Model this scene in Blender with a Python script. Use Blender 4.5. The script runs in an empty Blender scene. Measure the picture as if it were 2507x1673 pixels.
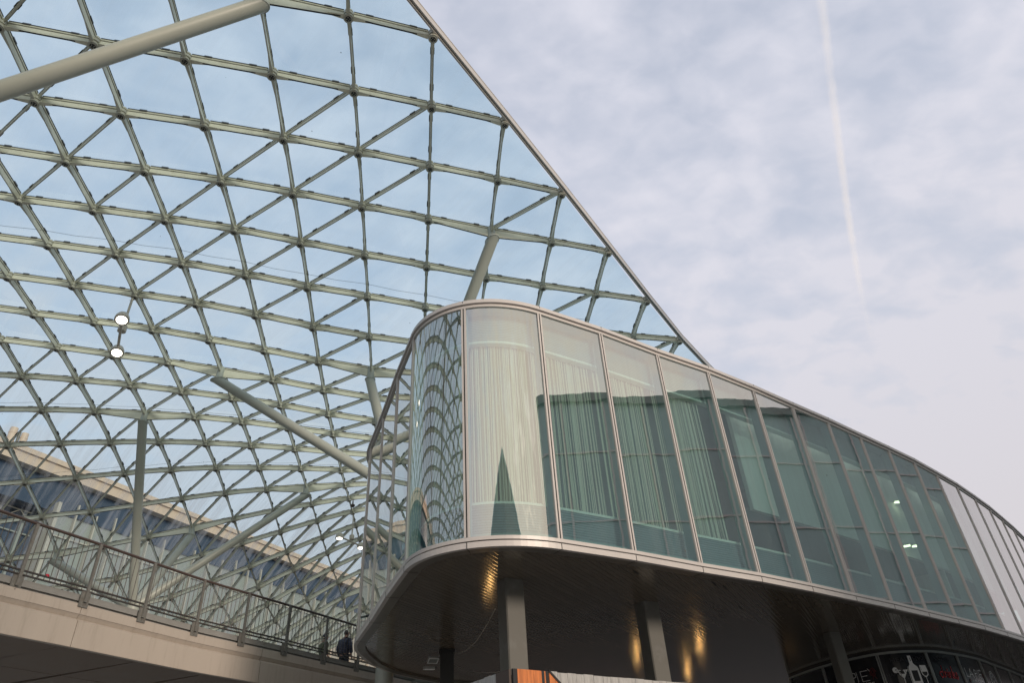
import bpy, bmesh, math, random
import numpy as np
from mathutils import Vector, Matrix
random.seed(7)
RAD = math.radians
SC = bpy.context.scene
COL = SC.collection

# ------------------------------------------------------------------ camera
CAM_R = np.array([[0.9978655, 0.0653027, 0.0], [0.0376144, -0.5747709, -0.8174494], [-0.0533817, 0.8157046, -0.5760004]])
F_PX = 1700.0
cam_d = bpy.data.cameras.new('camera'); cam = bpy.data.objects.new('camera', cam_d); COL.objects.link(cam)
cam_d.sensor_width = 36.0; cam_d.sensor_fit = 'HORIZONTAL'; cam_d.lens = F_PX/2507*36
cam_d.clip_start = 0.1; cam_d.clip_end = 60000
mw = Matrix.Identity(4)
for a in range(3):
    for b in range(3): mw[a][b] = float(CAM_R[a][b])
cam.matrix_world = mw
SC.camera = cam
GZ = -1.6                                   # the ground lies 1.6 m below the camera

# ------------------------------------------------------------------ sky, sun, exposure
SUN_AZ, SUN_EL = 138.0, 12.0
SC.view_settings.view_transform = 'Standard'; SC.view_settings.look = 'None'
SC.view_settings.exposure = 0.60; SC.view_settings.gamma = 1.0; SC.view_settings.use_curve_mapping = False
SC.cycles.transparent_max_bounces = 24
SC.cycles.max_bounces = 10
SC.cycles.sample_clamp_indirect = 6.0
SC.cycles.volume_bounces = 1
W = bpy.data.worlds.new('World'); SC.world = W; W.use_nodes = True
nt = W.node_tree; nt.nodes.clear()
def wn(t, **k):
    n = nt.nodes.new(t)
    for a, v in k.items(): setattr(n, a, v)
    return n
def wl(a, b): nt.links.new(a, b)
def wmath(op, a, b=None, clamp=False):
    n = wn('ShaderNodeMath', operation=op); n.use_clamp = clamp
    for k, x in enumerate((a, b)):
        if x is None: continue
        if isinstance(x, (int, float)): n.inputs[k].default_value = x
        else: wl(x, n.inputs[k])
    return n.outputs[0]
sky = wn('ShaderNodeTexSky', sky_type='NISHITA'); sky.sun_disc = False
sky.sun_elevation = RAD(SUN_EL); sky.sun_rotation = RAD(SUN_AZ)
sky.air_density = 1.0; sky.dust_density = 1.6; sky.ozone_density = 2.0
tc = wn('ShaderNodeTexCoord'); sep = wn('ShaderNodeSeparateXYZ'); wl(tc.outputs['Generated'], sep.inputs[0])
zz = wmath('MAXIMUM', wmath('ADD', sep.outputs[2], 0.40), 0.2)
cmb = wn('ShaderNodeCombineXYZ'); wl(wmath('DIVIDE', sep.outputs[0], zz), cmb.inputs[0]); wl(wmath('DIVIDE', sep.outputs[1], zz), cmb.inputs[1])
def cloud(scale, rot, sx, sy, det, rough, dist, lo, hi):
    mp = wn('ShaderNodeMapping'); mp.inputs['Rotation'].default_value = (0, 0, RAD(rot)); mp.inputs['Scale'].default_value = (sx, sy, 1)
    wl(cmb.outputs[0], mp.inputs[0])
    n = wn('ShaderNodeTexNoise'); n.inputs['Scale'].default_value = scale; n.inputs['Detail'].default_value = det
    n.inputs['Roughness'].default_value = rough; n.inputs['Distortion'].default_value = dist
    wl(mp.outputs[0], n.inputs[0])
    r = wn('ShaderNodeMapRange', interpolation_type='SMOOTHSTEP'); r.inputs[1].default_value = lo; r.inputs[2].default_value = hi
    wl(n.outputs[0], r.inputs[0]); return r.outputs[0]
c1 = cloud(7.5, 35, 1.0, 1.4, 4.0, 0.48, 0.35, 0.28, 0.74)
c2 = cloud(19.0, 20, 1.0, 1.3, 4.0, 0.5, 0.3, 0.30, 0.75)
cl = wmath('ADD', wmath('MULTIPLY', c1, 0.27), wmath('MULTIPLY', c2, 0.16))
cl = wmath('ADD', cl, 0.57, True)
# the whiter veil towards the horizon
hz = wmath('POWER', wmath('SUBTRACT', 1.0, wmath('MAXIMUM', sep.outputs[2], 0.0), True), 2.2)
cl = wmath('ADD', cl, wmath('MULTIPLY', hz, 0.85), True)
cc = wn('ShaderNodeMix', data_type='RGBA'); wl(hz, cc.inputs[0])
cc.inputs[6].default_value = (4.85, 4.9, 5.5, 1); cc.inputs[7].default_value = (4.3, 3.9, 3.8, 1)
skb = wn('ShaderNodeMix', data_type='RGBA', blend_type='MULTIPLY'); skb.inputs[0].default_value = 1.0
wl(sky.outputs[0], skb.inputs[6]); skb.inputs[7].default_value = (2.0, 2.0, 1.85, 1)
# cloud on the sun's side of the sky is brighter and warmer
sv = wn('ShaderNodeVectorMath', operation='DOT_PRODUCT'); wl(tc.outputs['Generated'], sv.inputs[0])
sv.inputs[1].default_value = (math.sin(RAD(SUN_AZ))*math.cos(RAD(SUN_EL)), math.cos(RAD(SUN_AZ))*math.cos(RAD(SUN_EL)), math.sin(RAD(SUN_EL)))
sr = wn('ShaderNodeMapRange', interpolation_type='SMOOTHSTEP'); sr.inputs[1].default_value = 0.25; sr.inputs[2].default_value = 1.0; wl(sv.outputs['Value'], sr.inputs[0])
cw = wn('ShaderNodeMix', data_type='RGBA'); wl(sr.outputs[0], cw.inputs[0]); wl(cc.outputs[2], cw.inputs[6]); cw.inputs[7].default_value = (6.6, 6.0, 5.0, 1)
mx = wn('ShaderNodeMix', data_type='RGBA'); wl(cl, mx.inputs[0]); wl(skb.outputs[2], mx.inputs[6]); wl(cw.outputs[2], mx.inputs[7])
bg = wn('ShaderNodeBackground'); bg.inputs['Strength'].default_value = 0.10; wl(mx.outputs[2], bg.inputs['Color'])
wo = wn('ShaderNodeOutputWorld'); wl(bg.outputs[0], wo.inputs[0])

sd = bpy.data.lights.new('sun', 'SUN'); sd.energy = 1.5; sd.angle = RAD(10); sd.color = (1.0, 0.84, 0.70)
sun = bpy.data.objects.new('sun', sd); COL.objects.link(sun)
sdir = Vector((math.sin(RAD(SUN_AZ))*math.cos(RAD(SUN_EL)), math.cos(RAD(SUN_AZ))*math.cos(RAD(SUN_EL)), math.sin(RAD(SUN_EL))))
sun.rotation_euler = sdir.to_track_quat('Z', 'Y').to_euler(); sun.location = sdir*80

# ------------------------------------------------------------------ materials
def mat_base(name):
    m = bpy.data.materials.new(name); m.use_nodes = True
    t = m.node_tree; t.nodes.clear(); o = t.nodes.new('ShaderNodeOutputMaterial'); return m, t, o
def nd(t, typ, **k):
    n = t.nodes.new(typ)
    for a, v in k.items(): setattr(n, a, v)
    return n
def surf(name, col, rough=0.5, metal=0.0, var=0.12, scale=3.0, bump=0.0, bscale=40.0, stretch=(1, 1, 1), spec=0.5, dark=None, dscale=1.2, damt=0.5):
    """plain surface with uneven tone, uneven roughness, optional stains of another colour and fine bump"""
    m, t, o = mat_base(name)
    p = nd(t, 'ShaderNodeBsdfPrincipled'); t.links.new(p.outputs[0], o.inputs[0])
    g = nd(t, 'ShaderNodeNewGeometry')
    mp = nd(t, 'ShaderNodeMapping'); mp.inputs['Scale'].default_value = stretch; t.links.new(g.outputs['Position'], mp.inputs[0])
    n = nd(t, 'ShaderNodeTexNoise'); n.inputs['Scale'].default_value = scale; n.inputs['Detail'].default_value = 6; n.inputs['Roughness'].default_value = 0.6
    t.links.new(mp.outputs[0], n.inputs[0])
    mx_ = nd(t, 'ShaderNodeMix', data_type='RGBA'); t.links.new(n.outputs[0], mx_.inputs[0])
    mx_.inputs[6].default_value = (*[c*(1-var) for c in col], 1); mx_.inputs[7].default_value = (*[min(1, c*(1+var)) for c in col], 1)
    out = mx_.outputs[2]
    if dark:
        n2 = nd(t, 'ShaderNodeTexNoise'); n2.inputs['Scale'].default_value = dscale; n2.inputs['Detail'].default_value = 8; n2.inputs['Roughness'].default_value = 0.7
        t.links.new(mp.outputs[0], n2.inputs[0])
        r = nd(t, 'ShaderNodeMapRange'); r.inputs[1].default_value = 0.52; r.inputs[2].default_value = 0.72; r.inputs[4].default_value = damt; t.links.new(n2.outputs[0], r.inputs[0])
        m2 = nd(t, 'ShaderNodeMix', data_type='RGBA'); t.links.new(r.outputs[0], m2.inputs[0]); t.links.new(out, m2.inputs[6]); m2.inputs[7].default_value = (*dark, 1); out = m2.outputs[2]
    t.links.new(out, p.inputs['Base Color'])
    rr = nd(t, 'ShaderNodeMapRange'); rr.inputs[3].default_value = max(0, rough-0.1); rr.inputs[4].default_value = min(1, rough+0.1); t.links.new(n.outputs[0], rr.inputs[0]); t.links.new(rr.outputs[0], p.inputs['Roughness'])
    p.inputs['Metallic'].default_value = metal; p.inputs['Specular IOR Level'].default_value = spec
    if bump:
        b = nd(t, 'ShaderNodeTexNoise'); b.inputs['Scale'].default_value = bscale; b.inputs['Detail'].default_value = 4; t.links.new(mp.outputs[0], b.inputs[0])
        bb = nd(t, 'ShaderNodeBump'); bb.inputs['Strength'].default_value = bump; bb.inputs['Distance'].default_value = 0.02; t.links.new(b.outputs[0], bb.inputs['Height']); t.links.new(bb.outputs[0], p.inputs['Normal'])
    return m
def glass(name, tint, r0, wave=0.0, dirt=0.0, wscale=1.5, wz=3.0, rough=0.0, dcol=(0.75, 0.76, 0.75), along=(-0.072, 0.069, 0.0), across=(1.25, 1.30, 0.0)):
    """architectural pane: tinted see-through + coated reflection by Fresnel; optional slight waviness and streaks of dirt"""
    m, t, o = mat_base(name)
    tr = nd(t, 'ShaderNodeBsdfTransparent'); tr.inputs[0].default_value = (*tint, 1)
    gl = nd(t, 'ShaderNodeBsdfGlossy'); gl.inputs['Roughness'].default_value = rough; gl.inputs[0].default_value = (0.985, 0.955, 0.935, 1)
    fr = nd(t, 'ShaderNodeLayerWeight'); fr.inputs['Blend'].default_value = 0.5
    pw = nd(t, 'ShaderNodeMath', operation='POWER'); pw.inputs[1].default_value = 4.0; t.links.new(fr.outputs['Facing'], pw.inputs[0])
    mr = nd(t, 'ShaderNodeMapRange'); mr.inputs[3].default_value = r0; mr.inputs[4].default_value = 1.0; t.links.new(pw.outputs[0], mr.inputs[0])
    mx_ = nd(t, 'ShaderNodeMixShader'); t.links.new(mr.outputs[0], mx_.inputs[0]); t.links.new(tr.outputs[0], mx_.inputs[1]); t.links.new(gl.outputs[0], mx_.inputs[2])
    last = mx_.outputs[0]
    g = nd(t, 'ShaderNodeNewGeometry')
    if wave:
        mp = nd(t, 'ShaderNodeMapping'); mp.inputs['Scale'].default_value = (0.5, 0.5, wz); t.links.new(g.outputs['Position'], mp.inputs[0])
        n = nd(t, 'ShaderNodeTexNoise'); n.inputs['Scale'].default_value = wscale; n.inputs['Detail'].default_value = 1.0; t.links.new(mp.outputs[0], n.inputs[0])
        b = nd(t, 'ShaderNodeBump'); b.inputs['Strength'].default_value = 1.0; b.inputs['Distance'].default_value = wave; t.links.new(n.outputs[0], b.inputs['Height'])
        t.links.new(b.outputs[0], gl.inputs['Normal'])
    if dirt:
        df = nd(t, 'ShaderNodeBsdfDiffuse'); df.inputs[0].default_value = (*dcol, 1)
        tl = nd(t, 'ShaderNodeBsdfTranslucent'); tl.inputs[0].default_value = (*dcol, 1)
        ad = nd(t, 'ShaderNodeMixShader'); ad.inputs[0].default_value = 0.6; t.links.new(df.outputs[0], ad.inputs[1]); t.links.new(tl.outputs[0], ad.inputs[2])
        # streaks run down the slope of the roof (away from its crest), broad and faint
        d1 = nd(t, 'ShaderNodeVectorMath', operation='DOT_PRODUCT'); t.links.new(g.outputs['Position'], d1.inputs[0]); d1.inputs[1].default_value = along
        d2 = nd(t, 'ShaderNodeVectorMath', operation='DOT_PRODUCT'); t.links.new(g.outputs['Position'], d2.inputs[0]); d2.inputs[1].default_value = across
        mp = nd(t, 'ShaderNodeCombineXYZ'); t.links.new(d1.outputs['Value'], mp.inputs[0]); t.links.new(d2.outputs['Value'], mp.inputs[1])
        n = nd(t, 'ShaderNodeTexNoise'); n.inputs['Scale'].default_value = 1.1; n.inputs['Detail'].default_value = 7; n.inputs['Roughness'].default_value = 0.65; t.links.new(mp.outputs[0], n.inputs[0])
        r = nd(t, 'ShaderNodeMapRange'); r.inputs[1].default_value = 0.44; r.inputs[2].default_value = 0.74; r.inputs[4].default_value = 1.0; t.links.new(n.outputs[0], r.inputs[0])
        # dirt collects where the roof is steep
        sx = nd(t, 'ShaderNodeSeparateXYZ'); t.links.new(g.outputs['True Normal'], sx.inputs[0])
        ab = nd(t, 'ShaderNodeMath', operation='ABSOLUTE'); t.links.new(sx.outputs[2], ab.inputs[0])
        st = nd(t, 'ShaderNodeMapRange'); st.inputs[1].default_value = 0.995; st.inputs[2].default_value = 0.88; st.inputs[3].default_value = 0.10; st.inputs[4].default_value = 1.0; t.links.new(ab.outputs[0], st.inputs[0])
        mu = nd(t, 'ShaderNodeMath', operation='MULTIPLY'); t.links.new(r.outputs[0], mu.inputs[0]); t.links.new(st.outputs[0], mu.inputs[1])
        m3 = nd(t, 'ShaderNodeMath', operation='MULTIPLY'); t.links.new(mu.outputs[0], m3.inputs[0]); m3.inputs[1].default_value = dirt
        vs = nd(t, 'ShaderNodeTexVoronoi'); vs.inputs['Scale'].default_value = 0.9; t.links.new(g.outputs['Position'], vs.inputs[0])
        sp = nd(t, 'ShaderNodeMath', operation='LESS_THAN'); sp.inputs[1].default_value = 0.022; t.links.new(vs.outputs['Distance'], sp.inputs[0])
        s2 = nd(t, 'ShaderNodeMath', operation='MULTIPLY'); t.links.new(sp.outputs[0], s2.inputs[0]); s2.inputs[1].default_value = 0.6
        dk = nd(t, 'ShaderNodeBsdfDiffuse'); dk.inputs[0].default_value = (0.12, 0.12, 0.11, 1)
        m4 = nd(t, 'ShaderNodeMixShader'); t.links.new(m3.outputs[0], m4.inputs[0]); t.links.new(last, m4.inputs[1]); t.links.new(ad.outputs[0], m4.inputs[2])
        m5 = nd(t, 'ShaderNodeMixShader'); t.links.new(s2.outputs[0], m5.inputs[0]); t.links.new(m4.outputs[0], m5.inputs[1]); t.links.new(dk.outputs[0], m5.inputs[2]); last = m5.outputs[0]
    t.links.new(last, o.inputs[0]); return m
def emit(name, col, s):
    m, t, o = mat_base(name); e = nd(t, 'ShaderNodeEmission'); e.inputs[0].default_value = (*col, 1); e.inputs[1].default_value = s; t.links.new(e.outputs[0], o.inputs[0]); return m
def bands(name, cola, colb, angle, width, rough, metal=0.0, bump=0.6, dist=0.01, axis='X', fill=0.5, spec=0.5, sharp=0.06):
    """parallel boards or slats: dark joints + rounded profile"""
    m, t, o = mat_base(name); p = nd(t, 'ShaderNodeBsdfPrincipled'); t.links.new(p.outputs[0], o.inputs[0])
    g = nd(t, 'ShaderNodeNewGeometry'); mp = nd(t, 'ShaderNodeMapping'); mp.vector_type = 'POINT'
    mp.inputs['Rotation'].default_value = (0, 0, angle); t.links.new(g.outputs['Position'], mp.inputs[0])
    s = nd(t, 'ShaderNodeSeparateXYZ'); t.links.new(mp.outputs[0], s.inputs[0])
    d = nd(t, 'ShaderNodeMath', operation='DIVIDE'); t.links.new(s.outputs[{'X': 0, 'Y': 1, 'Z': 2}[axis]], d.inputs[0]); d.inputs[1].default_value = width
    fr = nd(t, 'ShaderNodeMath', operation='FRACT'); t.links.new(d.outputs[0], fr.inputs[0])
    fl = nd(t, 'ShaderNodeMath', operation='FLOOR'); t.links.new(d.outputs[0], fl.inputs[0])
    wn_ = nd(t, 'ShaderNodeTexWhiteNoise', noise_dimensions='1D'); t.links.new(fl.outputs[0], wn_.inputs['W'])
    c = nd(t, 'ShaderNodeMath', operation='SUBTRACT'); t.links.new(fr.outputs[0], c.inputs[0]); c.inputs[1].default_value = 0.5
    a = nd(t, 'ShaderNodeMath', operation='ABSOLUTE'); t.links.new(c.outputs[0], a.inputs[0])
    j = nd(t, 'ShaderNodeMapRange'); j.inputs[1].default_value = 0.5-sharp; j.inputs[2].default_value = 0.5; t.links.new(a.outputs[0], j.inputs[0])
    n = nd(t, 'ShaderNodeTexNoise'); n.inputs['Scale'].default_value = 2.5; n.inputs['Detail'].default_value = 6; t.links.new(g.outputs['Position'], n.inputs[0])
    ad = nd(t, 'ShaderNodeMath', operation='ADD'); t.links.new(wn_.outputs[0], ad.inputs[0]); t.links.new(n.outputs[0], ad.inputs[1])
    hf = nd(t, 'ShaderNodeMath', operation='MULTIPLY'); t.links.new(ad.outputs[0], hf.inputs[0]); hf.inputs[1].default_value = 0.5
    mx_ = nd(t, 'ShaderNodeMix', data_type='RGBA'); t.links.new(hf.outputs[0], mx_.inputs[0]); mx_.inputs[6].default_value = (*cola, 1); mx_.inputs[7].default_value = (*colb, 1)
    m2 = nd(t, 'ShaderNodeMix', data_type='RGBA'); t.links.new(j.outputs[0], m2.inputs[0]); t.links.new(mx_.outputs[2], m2.inputs[6]); m2.inputs[7].default_value = (*[x*0.25 for x in cola], 1)
    t.links.new(m2.outputs[2], p.inputs['Base Color']); p.inputs['Metallic'].default_value = metal; p.inputs['Specular IOR Level'].default_value = spec
    rr = nd(t, 'ShaderNodeMapRange'); rr.inputs[3].default_value = max(0.02, rough-0.06); rr.inputs[4].default_value = rough+0.08; t.links.new(n.outputs[0], rr.inputs[0]); t.links.new(rr.outputs[0], p.inputs['Roughness'])
    sq = nd(t, 'ShaderNodeMath', operation='POWER'); t.links.new(a.outputs[0], sq.inputs[0]); sq.inputs[1].default_value = 4.0
    sc_ = nd(t, 'ShaderNodeMath', operation='MULTIPLY'); t.links.new(sq.outputs[0], sc_.inputs[0]); sc_.inputs[1].default_value = -16.0
    b = nd(t, 'ShaderNodeBump'); b.inputs['Strength'].default_value = bump; b.inputs['Distance'].default_value = dist; t.links.new(sc_.outputs[0], b.inputs['Height']); t.links.new(b.outputs[0], p.inputs['Normal'])
    return m

M = {}
M['cream'] = surf('cream_steel', (0.74, 0.715, 0.565), 0.42, var=0.10, scale=1.5, dark=(0.30, 0.27, 0.20), dscale=1.6, damt=0.35, stretch=(1, 1, 0.5))
M['cream_shade'] = surf('shaded_cream_steel', (0.60, 0.595, 0.49), 0.42, var=0.12, scale=1.5, dark=(0.24, 0.23, 0.18), dscale=1.6, damt=0.4)  # same cream paint, darkened for the shaded sides of cross beams and braces
M['gasket_and_shade'] = surf('black_gasket_and_shade', (0.03, 0.03, 0.03), 0.6)
M['hub'] = surf('hub_steel', (0.46, 0.45, 0.37), 0.4, var=0.15, dark=(0.12, 0.11, 0.09), dscale=5, damt=0.6)
M['tube'] = surf('grey_green_tube', (0.41, 0.43, 0.375), 0.38, var=0.08, scale=0.8, dark=(0.33, 0.32, 0.28), dscale=0.7, damt=0.4)
M['edge'] = surf('edge_aluminium', (0.52, 0.49, 0.45), 0.35, metal=0.2, var=0.08)
M['roofglass'] = glass('roof_glass', (0.76, 0.92, 0.975), 0.05, dirt=0.8)
M['pavglass'] = glass('coated_facade_glass', (0.70, 0.94, 0.92), 0.46, dirt=0.10, along=(0, 0, 0.12), across=(2.2, 2.2, 0.0), wave=0.0008, wscale=1.2, wz=2.2)
M['alu'] = surf('warm_aluminium', (0.56, 0.525, 0.50), 0.40, metal=0.1, var=0.06, scale=2)
M['rearglass'] = glass('rear_facade_glass', (0.70, 0.88, 0.86), 0.2)
M['black'] = surf('black_seal', (0.02, 0.02, 0.02), 0.5)
M['bronze'] = surf('bronze_margin', (0.20, 0.18, 0.155), 0.34, metal=0.25, var=0.08)
M['slats'] = bands('bronze_slats', (0.15, 0.125, 0.095), (0.20, 0.165, 0.125), RAD(27), 0.13, 0.12, metal=0.0, spec=0.4, bump=0.11, dist=0.012, axis='X')
M['pillar'] = surf('grey_pillar', (0.125, 0.122, 0.108), 0.6, var=0.10, scale=1.5, bump=0.05, dark=(0.2, 0.2, 0.2), dscale=2)
M['white_in'] = surf('interior_white', (0.80, 0.82, 0.76), 0.6, var=0.04)
M['grey_in'] = surf('interior_grey', (0.27, 0.37, 0.375), 0.6, var=0.06)
M['dark_in'] = surf('interior_dark', (0.17, 0.20, 0.205), 0.5, var=0.1)
M['fascia'] = surf('bridge_fascia', (0.47, 0.415, 0.36), 0.55, var=0.05, scale=1.2, dark=(0.30, 0.25, 0.20), dscale=2.2, damt=0.5, stretch=(3.0, 3.0, 0.35))
M['soffit'] = surf('bridge_soffit', (0.19, 0.145, 0.115), 0.6, var=0.1)
M['concrete'] = surf('kerb_concrete', (0.27, 0.27, 0.26), 0.8, var=0.15, scale=4, bump=0.2)
M['galv'] = surf('galvanised_steel', (0.20, 0.195, 0.18), 0.55, metal=0.3, var=0.35, scale=14, dark=(0.16, 0.12, 0.09), dscale=6, damt=0.55)
M['rail'] = surf('brown_handrail', (0.085, 0.060, 0.052), 0.35, var=0.1)
M['bar'] = surf('rail_bars', (0.06, 0.052, 0.048), 0.45, var=0.1)
M['lampbody'] = surf('lamp_body', (0.52, 0.48, 0.40), 0.4, var=0.05)
M['lamp'] = emit('lamp_glow', (1.0, 0.93, 0.80), 3.2)
M['warm'] = emit('warm_bulb', (1.0, 0.55, 0.18), 26.0)
M['fluor'] = emit('tube_light', (1.0, 0.98, 0.62), 2.6)
M['fluor_fill'] = emit('room_fill_light', (1.0, 0.97, 0.86), 1.6)  # glow of the added, unseen ceiling row
M['hallband'] = surf('hall_band', (0.60, 0.46, 0.355), 0.6, var=0.04, scale=0.4)
M['hallglass'] = surf('hall_dark_glazing', (0.026, 0.048, 0.088), 0.22, var=0.3, scale=0.25, spec=0.5)
M['hallwall'] = surf('hall_wall_panels', (0.29, 0.305, 0.285), 0.6, var=0.06, scale=0.5)
M['hallbar'] = surf('hall_bars', (0.46, 0.42, 0.36), 0.5)
M['pink'] = surf('pink_wall', (0.80, 0.55, 0.46), 0.7, var=0.05, scale=0.2)
M['opp'] = surf('opposite_wall', (0.36, 0.47, 0.465), 0.45, var=0.2, scale=0.3)
M['oppbar'] = surf('opposite_bars', (0.58, 0.53, 0.51), 0.5)
M['opp2'] = surf('corner_block_wall', (0.22, 0.24, 0.22), 0.6, var=0.15, scale=0.3)
M['ground'] = surf('bounce_paving', (0.40, 0.385, 0.36), 0.8, var=0.12, scale=0.6, bump=0.2)
M['shopglass'] = surf('shop_black_film', (0.010, 0.010, 0.013), 0.22, var=0.4, scale=2, spec=0.35)
M['shopbar'] = surf('shop_mullion', (0.36, 0.37, 0.35), 0.4, metal=0.3)
M['ink_white'] = surf('white_lettering', (0.88, 0.88, 0.86), 0.6, var=0.03)
M['ink_red'] = surf('red_lettering', (0.60, 0.06, 0.07), 0.6, var=0.05)
M['ink_dred'] = surf('dark_red_lettering', (0.16, 0.018, 0.02), 0.6, var=0.05)
M['ink_grey'] = surf('faint_lettering', (0.030, 0.030, 0.036), 0.6, var=0.03)
M['cable'] = surf('pale_cable', (0.32, 0.29, 0.25), 0.5)

# ------------------------------------------------------------------ mesh helpers
class MB:
    def __init__(s): s.v = []; s.f = []; s.m = []
    def add(s, vs, fs, mi=0):
        b = len(s.v); s.v += [tuple(map(float, x)) for x in vs]; s.f += [tuple(b+i for i in f) for f in fs]; s.m += [mi]*len(fs); return s
    def hexa(s, a, mi=0):               # 8 corners: bottom ring 0-3, top ring 4-7
        return s.add(a, [(3, 2, 1, 0), (4, 5, 6, 7), (0, 1, 5, 4), (1, 2, 6, 5), (2, 3, 7, 6), (3, 0, 4, 7)], mi)
    def box(s, c, hx, hy, hz, ax=(1, 0), mi=0):
        ux = np.array([ax[0], ax[1], 0.0]); ux /= np.linalg.norm(ux); uy = np.array([-ux[1], ux[0], 0.0]); uz = np.array([0, 0, 1.0]); c = np.array(c, float)
        P = [c+sx*hx*ux+sy*hy*uy+sz*hz*uz for sz in (-1, 1) for sx, sy in ((-1, -1), (1, -1), (1, 1), (-1, 1))]
        return s.hexa(P, mi)
    def wallbox(s, a, b, z0, z1, o0, o1, mi=0):   # vertical slab along plan segment a-b between offsets o0..o1 to its right
        a = np.array(a, float); b = np.array(b, float); d = (b-a)/np.linalg.norm(b-a); n = np.array([d[1], -d[0]])
        q = [a+n*o0, a+n*o1, b+n*o1, b+n*o0]
        return s.hexa([(*p, z0) for p in q]+[(*p, z1) for p in q], mi)
    def tube(s, pts, r, n=12, mi=0, cap=True, radii=None):
        pts = [np.array(p, float) for p in pts]; k = len(pts); rings = []; up = None
        for i, p in enumerate(pts):
            d = pts[min(i+1, k-1)]-pts[max(i-1, 0)]; d /= np.linalg.norm(d)
            if up is None:
                up = np.array([0, 0, 1.0]) if abs(d[2]) < 0.9 else np.array([1.0, 0, 0])
            x = np.cross(up, d); x /= np.linalg.norm(x); y = np.cross(d, x); up = y
            rr = radii[i] if radii else r
            rings.append([p+rr*(math.cos(2*math.pi*j/n)*x+math.sin(2*math.pi*j/n)*y) for j in range(n)])
        vs = [q for R_ in rings for q in R_]; fs = []
        for i in range(k-1):
            for j in range(n): fs.append((i*n+j, i*n+(j+1) % n, (i+1)*n+(j+1) % n, (i+1)*n+j))
        if cap: fs.append(tuple(range(n-1, -1, -1))); fs.append(tuple((k-1)*n+j for j in range(n)))
        return s.add(vs, fs, mi)
    def lathe(s, c, ax, prof, n=20, mi=0):         # prof: (radius, height along axis)
        ax = np.array(ax, float); ax /= np.linalg.norm(ax); t = np.array([1.0, 0, 0]) if abs(ax[0]) < 0.8 else np.array([0, 1.0, 0])
        x = np.cross(t, ax); x /= np.linalg.norm(x); y = np.cross(ax, x); c = np.array(c, float); vs = []; fs = []
        for r, h in prof:
            for j in range(n): vs.append(c+ax*h+r*(math.cos(2*math.pi*j/n)*x+math.sin(2*math.pi*j/n)*y))
        for i in range(len(prof)-1):
            for j in range(n): fs.append((i*n+j, i*n+(j+1) % n, (i+1)*n+(j+1) % n, (i+1)*n+j))
        fs.append(tuple(range(n-1, -1, -1))); fs.append(tuple((len(prof)-1)*n+j for j in range(n)))
        return s.add(vs, fs, mi)
    def sweep(s, path, sec, mi=0, closed=True):    # section (offset to the right, z) swept along a plan path
        P = [np.array(p, float) for p in path]; k = len(P); m = len(sec); vs = []; fs = []
        for i in range(k):
            d0 = P[i]-P[i-1] if i > 0 else P[1]-P[0]; d1 = P[i+1]-P[i] if i < k-1 else P[-1]-P[-2]
            d0 = d0/np.linalg.norm(d0); d1 = d1/np.linalg.norm(d1); d = d0+d1; d /= np.linalg.norm(d)
            n = np.array([d[1], -d[0]])/max(0.5, float(d@d1))
            for o, z in sec: vs.append((*(P[i]+n*o), z))
        for i in range(k-1):
            for j in range(m if closed else m-1): fs.append((i*m+j, (i+1)*m+j, (i+1)*m+(j+1) % m, i*m+(j+1) % m))
        if closed: fs.append(tuple(range(m))); fs.append(tuple((k-1)*m+j for j in range(m-1, -1, -1)))
        return s.add(vs, fs, mi)
    def obj(s, name, mats, parent=None, smooth=False, label=None, kind=None, fix=True):
        me = bpy.data.meshes.new(name); me.from_pydata(s.v, [], s.f)
        for m in (mats if isinstance(mats, (list, tuple)) else [mats]): me.materials.append(m)
        me.polygons.foreach_set('material_index', s.m)
        if fix:
            bm = bmesh.new(); bm.from_mesh(me); bmesh.ops.recalc_face_normals(bm, faces=bm.faces); bm.to_mesh(me); bm.free()
        if smooth:
            me.polygons.foreach_set('use_smooth', [True]*len(me.polygons))
            try: me.set_sharp_from_angle(angle=RAD(35))
            except Exception: pass
        me.update()
        o = bpy.data.objects.new(name, me); COL.objects.link(o)
        if parent is not None:
            o.parent = parent
            L = Vector(parent.location)
            p = parent.parent
            o.matrix_parent_inverse = Matrix.Translation(-L) if p is None and parent.type == 'EMPTY' else Matrix.Identity(4)
        if label: o['label'] = label
        if kind: o['kind'] = kind
        return o
def thing(name, label, cat, loc=(0, 0, 0), group=None):
    o = bpy.data.objects.new(name, None); COL.objects.link(o); o.location = loc; o.empty_display_size = 0.3
    o['label'] = label; o['category'] = cat
    if group: o['group'] = group
    return o
def tag(o, label, cat, group=None):
    o['label'] = label; o['category'] = cat
    if group: o['group'] = group
    return o
def struct(o): o['kind'] = 'structure'; return o
def V(*a): return np.array(a, float)
def inframe(P):
    c = CAM_R.T@np.array(P, float)
    if c[2] > -0.5: return None
    x = 1253.5+F_PX*c[0]/-c[2]; y = 836.5-F_PX*c[1]/-c[2]
    return (x, y, -c[2])
def visible(P, mrg=60):
    q = inframe(P); return q is not None and -mrg < q[0] < 2507+mrg and -mrg < q[1] < 1673+mrg

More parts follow.
